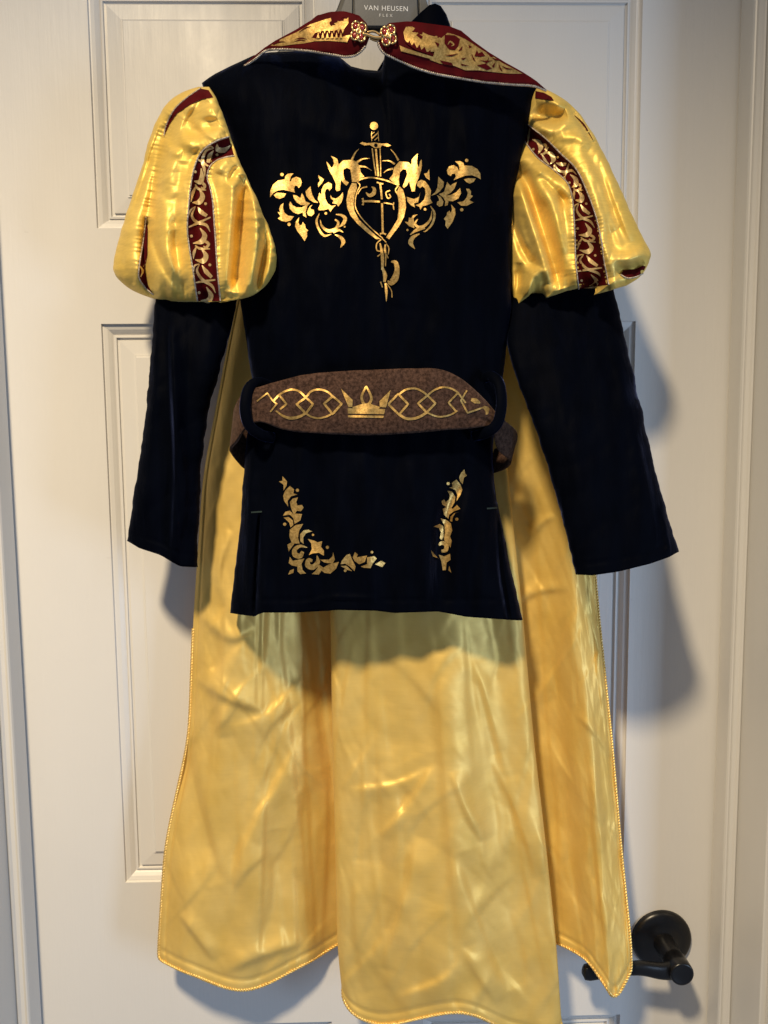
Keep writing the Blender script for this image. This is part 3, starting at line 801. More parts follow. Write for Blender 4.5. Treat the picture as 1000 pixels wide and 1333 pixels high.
lp = Surf([(113, 258), (118, 240), (124, 230), (130, 222), (140, 213), (165, 200), (190, 192), (220, 184), (250, 174), (280, 164), (310, 155), (335, 149), (350, 147), (360, 151), (370, 160), (380, 175), (388, 196), (393, 215)],
          [(113, 272), (120, 277), (135, 285), (150, 291), (180, 301), (205, 310), (225, 319), (245, 328), (265, 337), (290, 348), (315, 357), (335, 361), (350, 359), (362, 354), (374, 345), (385, 330), (391, 312), (393, 290)],
          [(110, -.096), (250, -.102), (400, -.098)], [(110, .018), (200, .028), (300, .033), (400, .030)], .030, tilt=[(110, -.014), (250, -.026), (400, -.028)], p=2.7, y0=113, y1=393, botfall=45, topfall=14, folds=lf, sm=3, gain=1.25, wob=.9, seed=61)
rf = [fold(mid(BR_L, BR_R), 17, -.0105, fade=0), fold([(690, 215), (700, 260), (716, 320), (734, 372)], 4, .004, 6), fold([(672, 250), (678, 300), (695, 340)], 5, .005, 6), fold([(725, 235), (736, 290), (742, 350)], 6, -.0035, 8), fold([(690, 185), (710, 205), (735, 225)], 4, .004, 6), fold([(760, 190), (785, 235), (800, 280), (815, 320)], 5, -.0035, 9), fold([(772, 300), (790, 330), (800, 360)], 6, .004, 9), fold(BR_L[3:], 12, .0045, 5, 0), fold(BR_R, 5, .0045, 12, 0), fold(BR_L[4:], 7, .0007, pucker=6, fade=0), fold(BR_R, 7, .0006, pucker=6, fade=0), lambda a, b: .0024 * perlin(a / 8, b / 70, 45) * np.exp(-((385 - b) / 34) ** 2),
      fold(zr_([(40, 330), (150, 560), (250, 850), (350, 1190)]), 8, -.0120, 10, .12), fold(zr_([(60, 420), (110, 640), (190, 880), (270, 1150)]), 9, .0085, 9, .12), fold(zr_([(120, 390), (280, 620), (340, 850), (390, 1100)]), 10, .0055, 12),
      fold(zr_([(15, 560), (40, 780), (110, 960), (190, 1060)]), 7, -.007, 8), fold(zr_([(150, 330), (300, 480), (400, 560)]), 7, .0045, 9), fold(zr_([(200, 400), (330, 540), (400, 640)]), 5, -.0045, 7),
      fold(zr_([(190, 1035), (150, 1120), (110, 1290)]), 7, .008, 7), fold(zr_([(60, 1010), (60, 1150), (80, 1300)]), 6, -.005, 6),
      fold([(692, 146), (712, 154), (738, 148)], 6, -.0065, 10), fold([(690, 160), (722, 170), (748, 152)], 8, .0050, 9), fold([(698, 132), (716, 132), (735, 142)], 7, .005),
      fold([(738, 132), (756, 160), (774, 190)], 4, -.004, 7), fold([(745, 136), (765, 165), (782, 200)], 6, .002, pucker=7), fold([(720, 180), (750, 178), (770, 190)], 7, .003),
      fold([(760, 210), (775, 255), (800, 300)], 14, .003), fold([(795, 335), (815, 338), (842, 328)], 7, .006, 9), fold([(800, 352), (822, 352), (840, 342)], 6, -.006, 8), fold([(775, 235), (790, 280), (800, 330)], 4, -.002, 7), fold([(790, 230), (806, 275), (822, 315)], 4, .002, 7),
      lambda a, b: .0007 * (np.abs(perlin(a / 15 + b / 50, b / 24, 41)) - .2) + .0010 * perlin(a / 26, b / 30, 42)]
rp_ = Surf([(114, 696), (122, 690), (133, 686), (162, 680), (210, 668), (250, 660), (300, 660), (337, 662), (366, 664), (402, 667)],
           [(114, 706), (118, 716), (124, 726), (131, 737), (148, 755), (176, 774), (215, 794), (258, 813), (299, 832), (322, 844), (331, 848), (342, 845), (352, 840), (362, 832), (372, 815), (384, 796), (392, 760), (402, 690)],
           [(110, -.088), (250, -.102), (400, -.104)], [(110, .014), (200, .026), (300, .031), (400, .027)], .030, tilt=[(110, -.010), (250, -.028), (400, -.030)], p=2.7, y0=114,
           hem=[(0, 403), (.05, 404), (.12, 400), (.20, 382), (.30, 382), (.40, 388), (.52, 379), (.72, 371), (.84, 384), (1, 372)], botfall=30, topfall=14, folds=rf, sm=3, gain=1.25, wob=.8, seed=62)
bands = []
for S, BL, BR in ((lp, BL_L, BL_R), (rp_, BR_L, BR_R)):
    v, f = S.mesh(230, 190, 30)
    puff = new_obj('puff_sleeve', v, f, SATIN, tunic)
    solidify(puff, .0008)
    A = crom(np.array(BL, float), 10); B = crom(np.array(BR, float), 10)
    n = min(len(A), len(B)); A = A[:n]; B = B[:n]
    c = np.linspace(0, 1, 9)
    Gp = (A[:, None, :] * (1 - c[None, :, None]) + B[:, None, :] * c[None, :, None]).reshape(-1, 2)
    Gv = W(Gp[:, 0], Gp[:, 1], S.F(Gp[:, 0], Gp[:, 1]) - .0007)
    new_obj('brocade_band', Gv, grid_faces(n, 9), RED, puff)
    # scrolling vine print in band coordinates
    mA = (A + B) / 2; L = np.concatenate([[0], np.cumsum(np.linalg.norm(np.diff(mA, axis=0), axis=1))])
    bw = float(np.median(np.linalg.norm(A - B, axis=1)))
    dec = Decal(S.F, .0012)
    def bp(P):
        P = np.asarray(P, float); t = np.clip((P[:, 0] - 75) / 190, .02, .98); s_ = L[-1] - (P[:, 1]) / 190 * bw
        a = np.stack([np.interp(s_, L, A[:, 0]), np.interp(s_, L, A[:, 1])], 1); b = np.stack([np.interp(s_, L, B[:, 0]), np.interp(s_, L, B[:, 1])], 1)
        return a * (1 - t[:, None]) + b * t[:, None]
    per = 490.0; k = bw / 190
    motif = [([(150, 460), (188, 448), (214, 474), (196, 498), (176, 486)], [8, 22, 26, 20, 10]), ([(118, 468), (150, 500), (222, 514)], [10, 22, 8]), ([(104, 592), (160, 606), (188, 565), (160, 500)], [6, 46, 42, 8]),
             ([(92, 584), (104, 525), (128, 478)], [5, 26, 8]), ([(130, 636), (106, 690), (140, 762), (208, 812), (232, 872)], [8, 20, 26, 24, 4]), ([(150, 642), (176, 694), (216, 742)], [6, 38, 26]),
             ([(84, 786), (150, 775), (242, 762)], [10, 22, 12]), ([(104, 936), (166, 934), (192, 890), (164, 822)], [6, 46, 42, 6]), ([(78, 700), (92, 646), (132, 630)], [5, 16, 8])]
    dots = [(210, 640), (100, 870)]
    tot = L[-1] / bw * 190
    q0 = -20.0
    while q0 < tot:
        for P, w in motif:
            P = np.array(P, float); P[:, 1] = q0 + (960 - P[:, 1])
            if P[:, 1].min() < 4 or P[:, 1].max() > tot - 4: continue
            dec.stroke(bp(P), np.array(w) * k, 5)
        for x, y in dots:
            yy = q0 + 960 - y
            if 8 < yy < tot - 8:
                a = bp([(x, yy)])[0]; dec.dot(a[0], a[1], 12 * k)
        q0 += per
    dec.build('vine_print', FOIL_PALE, puff)
    for E_ in (A, B):
        Q = W(E_[:, 0], E_[:, 1], S.F(E_[:, 0], E_[:, 1]) - .0010)
        v, f = rope(Q, .0007, .0026)
        new_obj('piping', v, f, SILVER, puff)
    bands.append(puff)
# narrow slips of brocade showing between the satin panes
z1_ = zm((130, 90), .26); z2_ = zm((640, 90), .24)
for S, puff, P, nm in ((lp, bands[0], z1_([(505, 97), (545, 105), (568, 140), (510, 150), (450, 178), (385, 222), (345, 280), (322, 332), (335, 275), (375, 200), (440, 140)]), 0),
                       (lp, bands[0], z1_([(232, 742), (240, 800), (238, 930), (225, 1000), (240, 1080), (268, 1130), (225, 1090), (195, 1040), (200, 970), (215, 880)]), 1),
                       (rp_, bands[1], z2_([(238, 118), (285, 128), (325, 150), (338, 170), (290, 166), (236, 156)]), 2),
                       (rp_, bands[1], zr_([(752, 1092), (770, 1062), (850, 1055), (905, 1030), (925, 1035), (905, 1085), (860, 1108), (800, 1116)]), 3)):
    d = Decal(S.F, .0012); d.poly(P, 4); d.build('brocade_band', RED, puff)
    if nm in (0, 1, 3):
        E_ = crom(P[[7, 8, 9, 10, 0]] if nm == 0 else (P[[0, 9, 8, 7, 6, 5]] if nm == 1 else P[[0, 7, 6, 5]]), 8)
        v, f = rope(W(E_[:, 0], E_[:, 1], S.F(E_[:, 0], E_[:, 1]) - .0014), .0007, .0026)
        new_obj('piping', v, f, SILVER, puff)
d = Decal(rp_.F, .001); d.stroke([(748, 150), (760, 162), (772, 182)], [.5, 2.2, .6]); d.build('brocade_band', RED, bands[1])
d = Decal(lp.F, .0016)
for P, w in (([(560, 880), (600, 930)], 0),): pass
for P, w in (([(197, 980), (215, 1010), (205, 1040)], [1, 3, 1]), ([(230, 950), (222, 990)], [1, 2.5])):
    d.stroke(z1_(P), w)
d.build('vine_print', FOIL_PALE, bands[0])

# belt loops
for P, T_ in (([(352, 503), (336, 498), (324, 506), (319, 530), (324, 553), (340, 566), (356, 570)], [-.120, -.128, -.134, -.138, -.138, -.134, -.122]),
              ([(630, 492), (640, 490), (650, 500), (653, 525), (648, 550), (634, 563), (616, 568)], [-.120, -.130, -.138, -.143, -.143, -.139, -.124])):
    S_ = crom(np.array([(a, b, t * 1000) for (a, b), t in zip(P, T_)]), 8)
    C3 = W(S_[:, 0], S_[:, 1], S_[:, 2] / 1000)
    T = np.gradient(C3, axis=0); T /= np.linalg.norm(T, axis=1)[:, None]
    V = []; n = 12
    for i in range(len(C3)):
        a = np.cross(T[i], [0, 1, 0]); a /= np.linalg.norm(a); b = np.cross(a, T[i])
        for k in range(n):
            t = 2 * math.pi * k / n
            V.append(C3[i] + .0050 * math.cos(t) * a + .0026 * math.sin(t) * b)
    new_obj('belt_loop', V, grid_faces(len(C3), n, True) + [tuple(range(n)), tuple((len(C3) - 1) * n + k for k in range(n))], VELVET, tunic)

# chest emblem
Aq, Bq, Cq, Dq = zm((345, 195), .12), zm((430, 150), .12), zm((515, 195), .12), zm((470, 290), .0825)
d = Decal(torso.F, .0006)
d.poly(Bq([(235, 735), (285, 740), (290, 790), (265, 870), (252, 960), (262, 1040), (310, 1130), (400, 1220), (500, 1310), (545, 1342), (500, 1345), (400, 1272), (300, 1182), (222, 1090), (185, 1010), (175, 920), (195, 820)]), 4)
d.poly(Bq([(750, 770), (790, 810), (815, 900), (822, 1000), (800, 1100), (750, 1200), (680, 1290), (640, 1345), (605, 1325), (670, 1230), (730, 1130), (752, 1020), (745, 900), (725, 830)]), 4)
d.stroke(Bq([(292, 722), (322, 762), (292, 830), (272, 920), (278, 1010), (340, 1115), (455, 1235), (570, 1335)]), 1.2)
d.stroke(Bq([(290, 720), (340, 692), (420, 676), (500, 682), (600, 706), (680, 735), (735, 762), (708, 812), (738, 880), (748, 1000), (735, 1130)]), [1.8] * 7 + [1.2] * 4)
emblem = d.build('shield_emblem', FOIL, tunic)
d = Decal(torso.F, .0010)
d.dot(*Bq([475, 115]), 5.3)
for P, w in (([(450, 175), (447, 230), (452, 280)], .7), ([(520, 170), (522, 230), (527, 280)], .7), ([(450, 252), (485, 220), (520, 190)], 1.6), ([(446, 205), (480, 182)], 1.0), ([(480, 272), (525, 232)], 1.2),
             ([(455, 360), (475, 520), (497, 655)], 1.6), ([(495, 365), (508, 520), (522, 662)], 2.4), ([(540, 360), (546, 520), (547, 665)], 1.2),
             ([(540, 730), (552, 820), (560, 912)], 2.4), ([(562, 955), (566, 1120), (570, 1290)], 2.6), ([(505, 726), (540, 738), (575, 745)], [2.2, 1.2, 2.2]), ([(540, 1288), (570, 1280), (605, 1292)], [2.4, 1.2, 2.4]),
             ([(345, 935), (440, 932), (540, 938)], [2.0, 2.8, 2.2]), ([(350, 900), (362, 935), (352, 975)], [2.8, 1.2, 2.8]), ([(580, 950), (640, 958), (690, 970)], 1.6), ([(690, 945), (684, 980), (692, 1025)], 1.4),
             ([(388, 838), (425, 870), (470, 848), (478, 800), (448, 775)], [1.2, 4.2, 5.4, 4.2, 1]), ([(298, 855), (338, 795), (400, 775)], [.8, 1.2, 1.8]), ([(650, 815), (605, 838), (622, 898), (655, 888), (640, 855)], 1.5)):
    d.stroke(Bq(P), w)
d.poly(Bq([(320, 305), (350, 290), (400, 305), (480, 295), (560, 308), (620, 305), (660, 328), (620, 342), (560, 325), (545, 355), (480, 355), (430, 322), (370, 328)]), 4)
d.build('sword', FOIL, emblem)
d = Decal(torso.F, .0014)
d.dot(*Bq([495, 326]), 2.4); d.build('guard_eye', VELVET, emblem)
d = Decal(torso.F, .0008)
L1 = Aq([(715, 65), (750, 80), (785, 100), (800, 160), (850, 115), (930, 110)]); L2 = Bq([(265, 495), (295, 515), (320, 560), (332, 620), (370, 665), (322, 690), (282, 725), (237, 725), (228, 650), (220, 590)])
L3 = Aq([(890, 195), (850, 215), (850, 270), (870, 330), (910, 355), (885, 390), (850, 360), (825, 320), (815, 440), (780, 450), (765, 430), (770, 370), (735, 290), (690, 210), (665, 125), (690, 150), (720, 195), (735, 185), (750, 150), (740, 100)])
d.poly(np.vstack([L1, L2, L3]), 4)
for P in ([(235, 485), (270, 410), (310, 365)], [(290, 510), (350, 475), (430, 468)], [(310, 555), (380, 560), (450, 600)]): d.stroke(Bq(P), [3.0, 1.6, .5])
d.build('dragon', FOIL, emblem)
d = Decal(torso.F, .0008)
d.poly(Bq([(750, 500), (850, 510), (880, 540), (885, 480), (930, 430), (950, 415), (945, 460), (940, 520), (960, 570), (975, 500), (990, 480), (995, 540), (985, 600), (960, 680), (925, 760), (918, 825), (885, 828), (875, 790), (855, 715), (830, 765), (800, 790), (785, 770), (810, 710), (835, 640), (825, 590), (790, 585), (755, 620), (745, 700), (750, 760), (690, 730), (640, 690), (680, 640), (690, 570)]), 4)
for P in ([(740, 490), (700, 420), (655, 370)], [(700, 530), (640, 495), (560, 495)], [(680, 580), (620, 595), (580, 625)]): d.stroke(Bq(P), [2.6, 1.4, .5])
d.build('dragon', FOIL, emblem)
d = Decal(torso.F, .0010)
for P, w in (([(320, 260), (250, 330), (250, 430), (310, 450)], 18), ([(400, 330), (440, 400), (430, 500)], 16), ([(300, 320), (322, 420), (340, 560), (338, 740)], [20, 36, 52, 36]), ([(385, 340), (378, 430), (392, 520), (385, 685)], [20, 36, 24, 16]),
             ([(345, 720), (380, 830), (368, 935)], [36, 66, 36]), ([(478, 612), (548, 630), (570, 750), (535, 880), (470, 945), (420, 915)], [24, 66, 78, 110, 90, 16]), ([(388, 950), (400, 1080), (400, 1240)], [30, 44, 8]),
             ([(410, 960), (480, 1070), (490, 1180)], 14), ([(310, 930), (340, 1020)], 18), ([(260, 530), (330, 480)], 16), ([(430, 560), (405, 500)], 16), ([(330, 240), (400, 310)], 14)):
    d.stroke(Dq(P), np.array(w) * .0825 if np.ndim(w) else w * .0825)
d.build('knotted_tail', FOIL, emblem)
d = Decal(torso.F, .0006)
for P in ([(55, 515), (60, 440), (90, 375), (140, 335), (215, 320), (220, 285), (250, 260), (310, 255), (280, 290), (270, 340), (280, 345), (295, 310), (340, 292), (385, 310), (400, 350), (390, 390), (365, 415), (350, 390), (325, 390), (315, 420), (325, 465), (270, 450), (200, 432), (140, 440), (90, 470)],
          [(95, 490), (130, 465), (180, 468), (230, 475), (205, 515), (160, 532), (120, 520)],
          [(305, 490), (340, 495), (385, 525), (400, 470), (420, 500), (440, 560), (490, 580), (460, 610), (440, 680), (450, 735), (415, 715), (410, 680), (360, 697), (310, 680), (270, 640), (262, 590), (275, 560), (300, 600), (345, 625), (400, 625), (440, 600), (390, 598), (345, 570), (315, 530)],
          [(440, 450), (495, 395), (500, 440), (515, 490), (540, 540), (580, 575), (530, 570), (480, 540), (450, 500)],
          [(515, 595), (490, 630), (500, 645), (530, 650), (535, 690), (505, 720), (470, 710), (455, 680), (470, 640), (490, 610)],
          [(140, 745), (170, 720), (138, 675), (165, 680), (155, 640), (170, 600), (200, 578), (195, 630), (210, 680), (250, 715), (315, 722), (280, 765), (230, 782), (180, 770)],
          [(372, 730), (335, 780), (328, 830), (350, 880), (390, 930), (430, 988), (458, 940), (455, 890), (470, 875), (440, 850), (435, 810), (410, 785), (400, 815), (375, 820), (362, 790)],
          [(578, 275), (640, 320), (620, 360), (580, 405), (575, 370), (600, 330), (580, 300)],
          [(575, 640), (600, 590), (575, 530), (590, 465), (610, 490), (615, 430), (640, 380), (690, 350), (725, 370), (725, 415), (700, 445), (685, 420), (660, 430), (650, 470), (655, 530), (680, 580), (720, 610), (770, 600), (730, 640), (710, 675), (690, 640), (640, 655), (585, 655)],
          [(710, 490), (730, 520), (770, 530), (815, 500), (845, 460), (850, 510), (830, 570), (795, 615), (780, 590), (730, 580), (745, 550), (715, 530)]):
    d.poly(Aq(P), 4)
for P, w in (([(590, 690), (560, 770), (580, 850), (640, 930), (720, 915)], [6, 24, 24, 26, 6]), ([(600, 760), (620, 830), (690, 880), (770, 855), (795, 790), (760, 755)], [5, 25, 35, 35, 25, 16]), ([(740, 890), (800, 870), (850, 895)], [30, 28, 5]), ([(760, 920), (820, 950), (850, 1000), (820, 1060)], [8, 35, 45, 5]), ([(770, 700), (830, 710), (870, 745), (850, 800), (800, 840)], [8, 26, 40, 36, 8])):
    d.stroke(Aq(P), np.array(w) * .12)
for x, y, r in ((185, 268, 18), (262, 808, 18), (660, 690, 15), (865, 835, 10)): d.dot(*Aq([x, y]), r * .12)
d.build('scroll_leaves', FOIL, emblem)
d = Decal(torso.F, .0006)
for P in ([(925, 320), (920, 260), (890, 210), (830, 175), (745, 170), (735, 140), (700, 122), (645, 125), (685, 160), (695, 210), (690, 235), (670, 190), (630, 165), (580, 180), (557, 225), (570, 270), (600, 285), (615, 260), (645, 260), (655, 290), (630, 330), (690, 305), (760, 280), (830, 275), (890, 300)],
          [(740, 320), (790, 308), (870, 312), (850, 345), (805, 368), (770, 350)],
          [(665, 350), (620, 370), (595, 390), (560, 350), (545, 400), (525, 460), (470, 480), (520, 520), (540, 560), (535, 610), (565, 600), (575, 555), (620, 558), (680, 530), (712, 470), (700, 415), (660, 460), (600, 490), (550, 495), (600, 465), (640, 420)],
          [(465, 290), (525, 350), (520, 400), (480, 450), (440, 480), (385, 500), (430, 460), (455, 410)],
          [(450, 490), (490, 510), (520, 560), (510, 605), (475, 618), (448, 595), (450, 565), (475, 550), (470, 530)],
          [(845, 570), (800, 545), (840, 500), (815, 490), (820, 450), (800, 425), (765, 420), (785, 470), (770, 520), (735, 560), (670, 570), (710, 605), (770, 608)],
          [(605, 595), (645, 640), (650, 700), (620, 780), (565, 858), (540, 820), (545, 770), (525, 750), (555, 710), (560, 680), (585, 660), (600, 685), (612, 650)],
          [(365, 210), (370, 330), (330, 300), (310, 260), (345, 250)],
          [(400, 575), (375, 530), (385, 440), (360, 390), (320, 340), (280, 325), (235, 350), (235, 390), (265, 415), (295, 395), (320, 420), (325, 480), (310, 540), (270, 580), (215, 600), (260, 620), (270, 650), (295, 610), (340, 600)],
          [(270, 460), (255, 510), (200, 535), (120, 510), (130, 560), (165, 600), (210, 625), (200, 580), (245, 570)],
          [(240, 700), (195, 740), (205, 850), (150, 830), (100, 780), (140, 785), (145, 735), (170, 740), (190, 710)]):
    d.poly(Cq(P), 4)
for P, w in (([(380, 610), (422, 690), (400, 800), (330, 880), (300, 885)], [8, 26, 24, 14, 5]), ([(395, 660), (380, 750), (320, 820), (250, 838), (212, 800), (240, 752)], [5, 22, 30, 30, 24, 10]), ([(320, 850), (230, 870), (160, 920)], [15, 36, 10]), ([(260, 910), (190, 950), (165, 1010), (210, 1075)], [10, 42, 54, 5])):
    d.stroke(Cq(P), np.array(w) * .12)
for x, y, r in ((772, 115, 18), (718, 650, 18), (320, 645, 15), (130, 870, 12)): d.dot(*Cq([x, y]), r * .12)
d.build('scroll_leaves', FOIL, emblem)

# corner ornaments on the skirt of the tunic
Eq, Fq = zm((355, 610), .15), zm((550, 605), .1125)
d = Decal(torso.F, .0006)
for P in ([(85, 65), (125, 110), (120, 150), (95, 190), (95, 140), (55, 112), (85, 105)], [(150, 150), (185, 180), (180, 215), (215, 225), (160, 240), (130, 280), (135, 330), (100, 280), (92, 235), (110, 190)],
          [(220, 250), (205, 290), (215, 320), (255, 315), (268, 340), (245, 370), (210, 365), (195, 390), (255, 395), (240, 450), (190, 480), (180, 430), (150, 400), (90, 408), (110, 375), (150, 365), (180, 395), (160, 340), (150, 290), (175, 260)],
          [(95, 425), (140, 420), (175, 450), (180, 490), (155, 510), (145, 470), (115, 440)], [(265, 480), (230, 540), (220, 600), (235, 650), (190, 650), (160, 690), (140, 720), (128, 660), (165, 640), (145, 590), (150, 530), (200, 490)],
          [(345, 545), (290, 560), (265, 600), (270, 655), (240, 630), (238, 570), (270, 535), (310, 530)], [(305, 610), (360, 625), (390, 640), (430, 630), (420, 680), (445, 710), (445, 755), (400, 730), (350, 735), (315, 750), (340, 700), (335, 650)],
          [(150, 765), (175, 800), (275, 780), (250, 830), (260, 880), (290, 910), (240, 915), (215, 890), (215, 850), (165, 840), (140, 820)], [(185, 870), (180, 905), (135, 920), (150, 885)],
          [(410, 790), (490, 790), (520, 760), (525, 725), (540, 790), (520, 825), (450, 815)], [(400, 830), (440, 860), (490, 830), (575, 810), (550, 870), (500, 912), (450, 905), (425, 885), (400, 920), (340, 915), (370, 890), (390, 860)],
          [(600, 800), (640, 750), (670, 740), (690, 790), (720, 850), (710, 890), (670, 850), (630, 825), (590, 830)], [(590, 845), (640, 842), (690, 890), (650, 880)], [(715, 725), (740, 745), (730, 770), (820, 755), (800, 810), (750, 830), (710, 800), (695, 770)],
          [(820, 770), (880, 760), (905, 780), (870, 820), (850, 865), (790, 860), (765, 850), (820, 830)], [(980, 820), (940, 800), (890, 830), (950, 855)]):
    d.poly(Eq(P), 4)
for P, w in (([(300, 685), (240, 672), (195, 700), (195, 745), (238, 758), (262, 720)], [6, 25, 38, 48, 44, 26]), ([(385, 755), (392, 810), (350, 855), (305, 838), (312, 795), (345, 800)], [8, 38, 46, 46, 36, 22])):
    d.stroke(Eq(P), np.array(w) * .15)
for x, y, r in ((215, 188, 14), (105, 483, 14), (350, 575, 10), (475, 683, 14), (630, 885, 12), (862, 725, 12)): d.dot(*Eq([x, y]), r * .15)
d.build('corner_scroll', FOIL, tunic)
d = Decal(torso.F, .0006)
for P in ([(485, 55), (495, 100), (515, 125), (480, 150), (465, 225), (435, 190), (425, 140), (450, 90)], [(395, 170), (440, 230), (462, 290), (440, 350), (395, 420), (405, 350), (380, 290), (310, 265), (350, 255), (340, 210)],
          [(290, 300), (340, 310), (380, 370), (375, 430), (335, 500), (350, 510), (400, 465), (440, 510), (360, 540), (310, 580), (300, 625), (250, 580), (235, 510), (280, 490), (230, 460), (222, 420), (250, 400), (270, 430), (310, 400), (315, 350)],
          [(440, 545), (380, 560), (350, 610), (345, 660), (320, 650), (325, 600), (370, 560)], [(210, 620), (280, 640), (330, 680), (345, 760), (320, 830), (340, 880), (325, 960), (300, 920), (250, 870), (260, 780), (255, 700)],
          [(130, 715), (200, 685), (240, 710), (245, 830), (225, 870), (200, 850), (215, 780), (190, 730)], [(320, 1030), (325, 1100), (280, 1130), (270, 1220), (235, 1220), (220, 1120), (190, 1040), (250, 1060)],
          [(100, 990), (180, 1080), (120, 1060)], [(310, 1170), (335, 1250), (300, 1220)]):
    d.poly(Fq(P), 4)
d.stroke(Fq([(190, 930), (225, 905), (275, 925), (270, 985), (220, 1000)]), np.array([24, 46, 50, 50, 30]) * .1125)
for x, y, r in ((300, 218, 18), (398, 630, 18)): d.dot(*Fq([x, y]), r * .1125)
d.build('corner_scroll', FOIL, tunic)

# ------------------------------------------------------------------ belt
belt = thing('belt', 'brown suede belt with gold crown print threaded through the tunic loops', 'belt', (0, -.13, zpx(490, 615)))
ST = [((345, 568), (352, 606), -.062), ((320, 560), (322, 612), -.070), ((306, 543), (301, 588), -.090), ((310, 524), (309, 574), -.112), ((322, 509), (322, 556), -.126), ((340, 504), (340, 549), -.1335),
      ((370, 495), (370, 559), -.138), ((400, 488), (400, 563), -.141), ((440, 484), (440, 565), -.1435), ((490, 482), (490, 566), -.145), ((540, 480), (540, 563), -.1445), ((575, 482), (575, 560), -.143), ((602, 495), (605, 558), -.141),
      ((628, 519), (630, 555), -.138), ((644, 537), (640, 557), -.136), ((656, 548), (648, 585), -.126), ((671, 562), (664, 600), -.110), ((668, 580), (654, 612), -.088), ((645, 585), (632, 618), -.070)]
S6 = crom(np.array([(a[0], a[1], b[0], b[1], y * 1000) for a, b, y in ST]), 9)
nb = 24; V = []; c = np.linspace(0, 1, nb)
def belt_depth(Yc, c_, px):
    return Yc - .0030 * (1 - (2 * c_ - 1) ** 2) - .0012 * perlin(px / 40, c_ * 2.0, 51) - .0012 * perlin(px / 16, c_ * 4.0, 52)
GX = S6[:, 0:1] * (1 - c) + S6[:, 2:3] * c; GY = S6[:, 1:2] * (1 - c) + S6[:, 3:4] * c
GD = belt_depth(S6[:, 4:5] / 1000, c[None, :] + 0 * GX, GX)
strap = new_obj('strap', W(GX, GY, GD).reshape(-1, 3), grid_faces(len(S6), nb), SUEDE, belt)
solidify(strap, .0028, 0)
i0, i1 = 4 * 9, 14 * 9
bx = np.array([p[0][0] for p in ST[4:15]], float); bt = np.array([p[0][1] for p in ST[4:15]], float); bb = np.array([p[1][1] for p in ST[4:15]], float)
sx = S6[i0:i1 + 1]
def beltF(px, py):
    px = np.asarray(px, float); py = np.asarray(py, float)
    xm = (sx[:, 0] + sx[:, 2]) / 2
    t = np.interp(px, xm, sx[:, 1]); b = np.interp(px, xm, sx[:, 3]); Yc = np.interp(px, xm, sx[:, 4]) / 1000
    return belt_depth(Yc, np.clip((py - t) / (b - t), 0, 1), px)
Gq, Hq, Iq = zm((320, 490), .17), zm((490, 490), .19), zm((280, 460), .41)
d = Decal(beltF, .0021)
for P, w, st in (([(255, 140), (310, 110), (360, 100), (410, 115), (460, 160), (518, 214)], 2.6, 0), ([(515, 212), (460, 285), (390, 212)], 3.0, 1), ([(385, 216), (460, 160), (500, 115), (560, 100), (620, 115), (670, 155), (738, 212)], 2.6, 0),
                 ([(735, 210), (665, 288), (600, 208), (672, 148)], 3.0, 1), ([(230, 262), (290, 305), (350, 320), (410, 308), (460, 282)], [2.0, 3, 4.2, 3.6, 3], 0), ([(460, 282), (500, 308), (560, 320), (620, 306), (665, 282)], 2.4, 0),
                 ([(215, 185), (255, 140), (312, 212), (262, 252)], 2.6, 1), ([(85, 190), (165, 128), (210, 190), (240, 212)], 1.8, 1), ([(188, 272), (240, 206)], 2.0, 1)):
    d.stroke(Gq(P), w, straight=bool(st))
d.build('chain_print', FOIL, belt)
d = Decal(beltF, .0021)
for P, w, st in (([(82, 190), (155, 262), (218, 190), (150, 120), (82, 190)], 2.8, 1), ([(150, 128), (200, 92), (260, 82), (310, 100), (350, 130), (408, 187)], 2.6, 0), ([(405, 185), (345, 247), (285, 185), (350, 130)], 2.8, 1), ([(350, 130), (400, 92), (460, 74), (520, 86), (565, 115)], 2.4, 0),
                 ([(155, 260), (200, 287), (250, 290), (300, 275), (345, 247)], 3.4, 0), ([(345, 247), (400, 270), (450, 276), (510, 262), (555, 235)], 2.2, 0), ([(560, 112), (495, 180), (545, 238)], 2.4, 1), ([(560, 112), (612, 182)], 2.2, 1),
                 ([(620, 95), (580, 165), (625, 250), (735, 212), (765, 255)], 2.2, 1), ([(650, 158), (680, 168), (712, 182)], [4, 7, 2], 0), ([(735, 205), (760, 225), (755, 262)], [2, 6, 2], 0)):
    d.stroke(Hq(P), w, straight=bool(st))
d.build('chain_print', FOIL, belt)
d = Decal(beltF, .0021)
d.poly(Iq([(400, 112), (437, 148), (436, 170), (424, 171)]), 4); d.poly(Iq([(558, 116), (522, 152), (523, 170), (543, 172)]), 4)
d.poly(Iq([(421, 174), (540, 177), (537, 193), (422, 191)]), 4); d.poly(Iq([(422, 196), (536, 198), (534, 205), (423, 203)]), 4)
d.stroke(Iq([(480, 104), (466, 136), (471, 158), (480, 163), (491, 158), (496, 138), (480, 104)]), [2.0, 3.4, 3.6, 3.4, 3.6, 3.4, 2.0])
d.poly(Iq([(437, 170), (470, 160), (492, 160), (523, 170), (522, 176), (437, 175)]), 4)
d.build('crown_print', FOIL, belt)

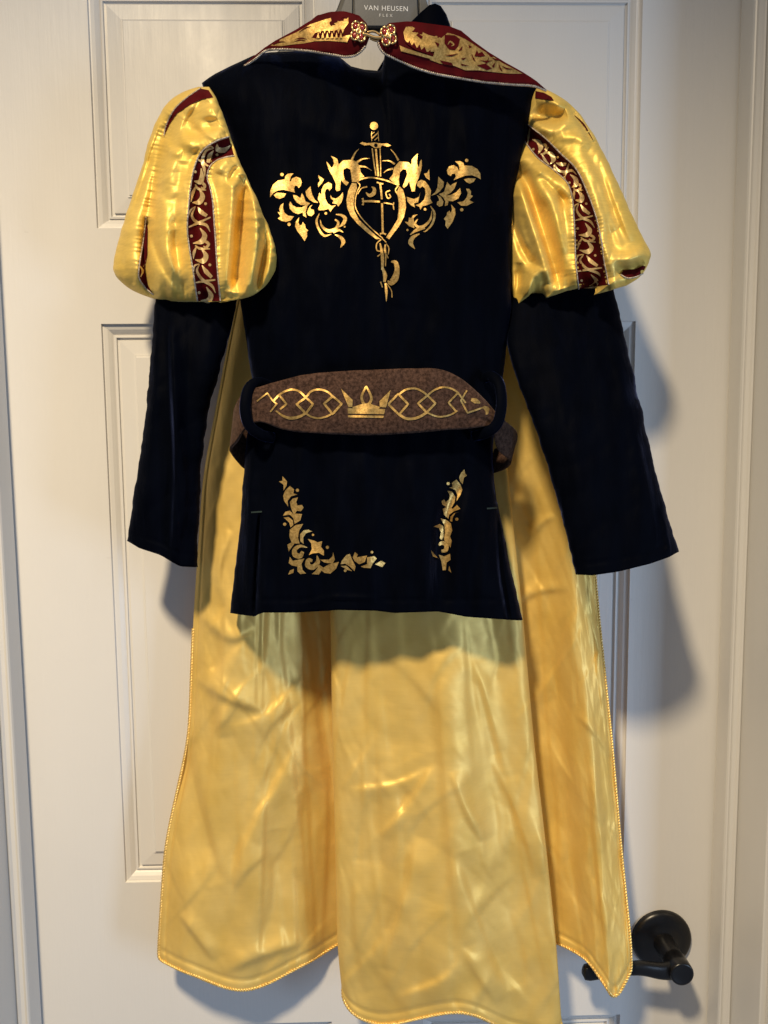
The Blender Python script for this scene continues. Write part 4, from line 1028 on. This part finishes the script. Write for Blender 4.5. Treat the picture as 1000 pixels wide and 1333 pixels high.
# ------------------------------------------------------------------ hanger
hanger = thing('hanger', 'grey plastic clothes hanger with white lettering, top centre above the collar', 'hanger', (0, -.088, zpx(500, 130)))
def slab_poly(P, y0, y1):
    P = np.array(P, float); a = W(P[:, 0], P[:, 1], y0); b = W(P[:, 0], P[:, 1], y0) + np.array([0, y1 - y0, 0]); n = len(P)
    return np.vstack([a, b]), [tuple(range(n))[::-1], tuple(range(n, 2 * n))] + [(k, (k + 1) % n, n + (k + 1) % n, n + k) for k in range(n)]
v, f = slab_poly([(448, -14), (462, -40), (478, -52), (524, -52), (540, -40), (550, -14), (556, 6), (572, 26), (610, 52), (668, 92), (690, 120), (684, 128), (650, 104), (590, 66), (540, 42), (500, 38), (468, 38), (440, 44), (400, 66), (330, 108), (296, 126), (290, 118), (320, 92), (390, 48), (425, 26), (438, 12)], -.0905, -.0835)
bevel(new_obj('arms', v, f, BLACKP, hanger, smooth=False), .0015, 2)
v, f = slab_poly([(462, -38), (538, -38), (543, -10), (545, 28), (540, 34), (470, 34), (462, 28), (461, -10)], -.0945, -.0900)
plate = bevel(new_obj('name_plate', v, f, HANGM, hanger, smooth=False), .0008, 2)
v, f = slab_poly([(452, -10), (460, -34), (459, 28), (452, 33), (438, 30), (444, 12)], -.0925, -.0900)
bevel(new_obj('rib', v, f, HANGM, hanger, smooth=False), .0008, 2)
v, f = slab_poly([(545, -34), (552, -10), (558, 8), (572, 30), (560, 36), (548, 32), (546, 0)], -.0925, -.0900)
bevel(new_obj('rib', v, f, HANGM, hanger, smooth=False), .0008, 2)
P = crom([(501, -45), (501, -90), (500, -125), (520, -160), (505, -195), (470, -185), (466, -160)], 8)
v, f = tube_along(W(P[:, 0], P[:, 1], -.088), .0022, 10)
new_obj('hook', v, f, CLASPM if False else m_plain('steel_wire', (.6, .6, .6), .25, 1.0), hanger)
def text(body, px0, px1, py, name):
    cu = bpy.data.curves.new('t', 'FONT'); cu.body = body; cu.size = 1; cu.space_character = 1.12
    o = bpy.data.objects.new('t', cu); col.objects.link(o)
    dg = bpy.context.evaluated_depsgraph_get(); me = bpy.data.meshes.new_from_object(o.evaluated_get(dg))
    V = np.array([v_.co[:2] for v_ in me.vertices]); F = [tuple(p.vertices) for p in me.polygons]
    bpy.data.objects.remove(o); bpy.data.curves.remove(cu)
    x0, x1 = V[:, 0].min(), V[:, 0].max(); s = (px1 - px0) / (x1 - x0)
    PXx = px0 + (V[:, 0] - x0) * s; PYy = py - V[:, 1] * s * 1.05 + (PXx - px0) * .03
    new_obj(name, W(PXx, PYy, -.0948), F, WHITEPRINT, plate, smooth=False)
text('VAN HEUSEN', 474, 531, 13.0, 'lettering')
text('F L E X', 494, 511, 21.6, 'lettering')
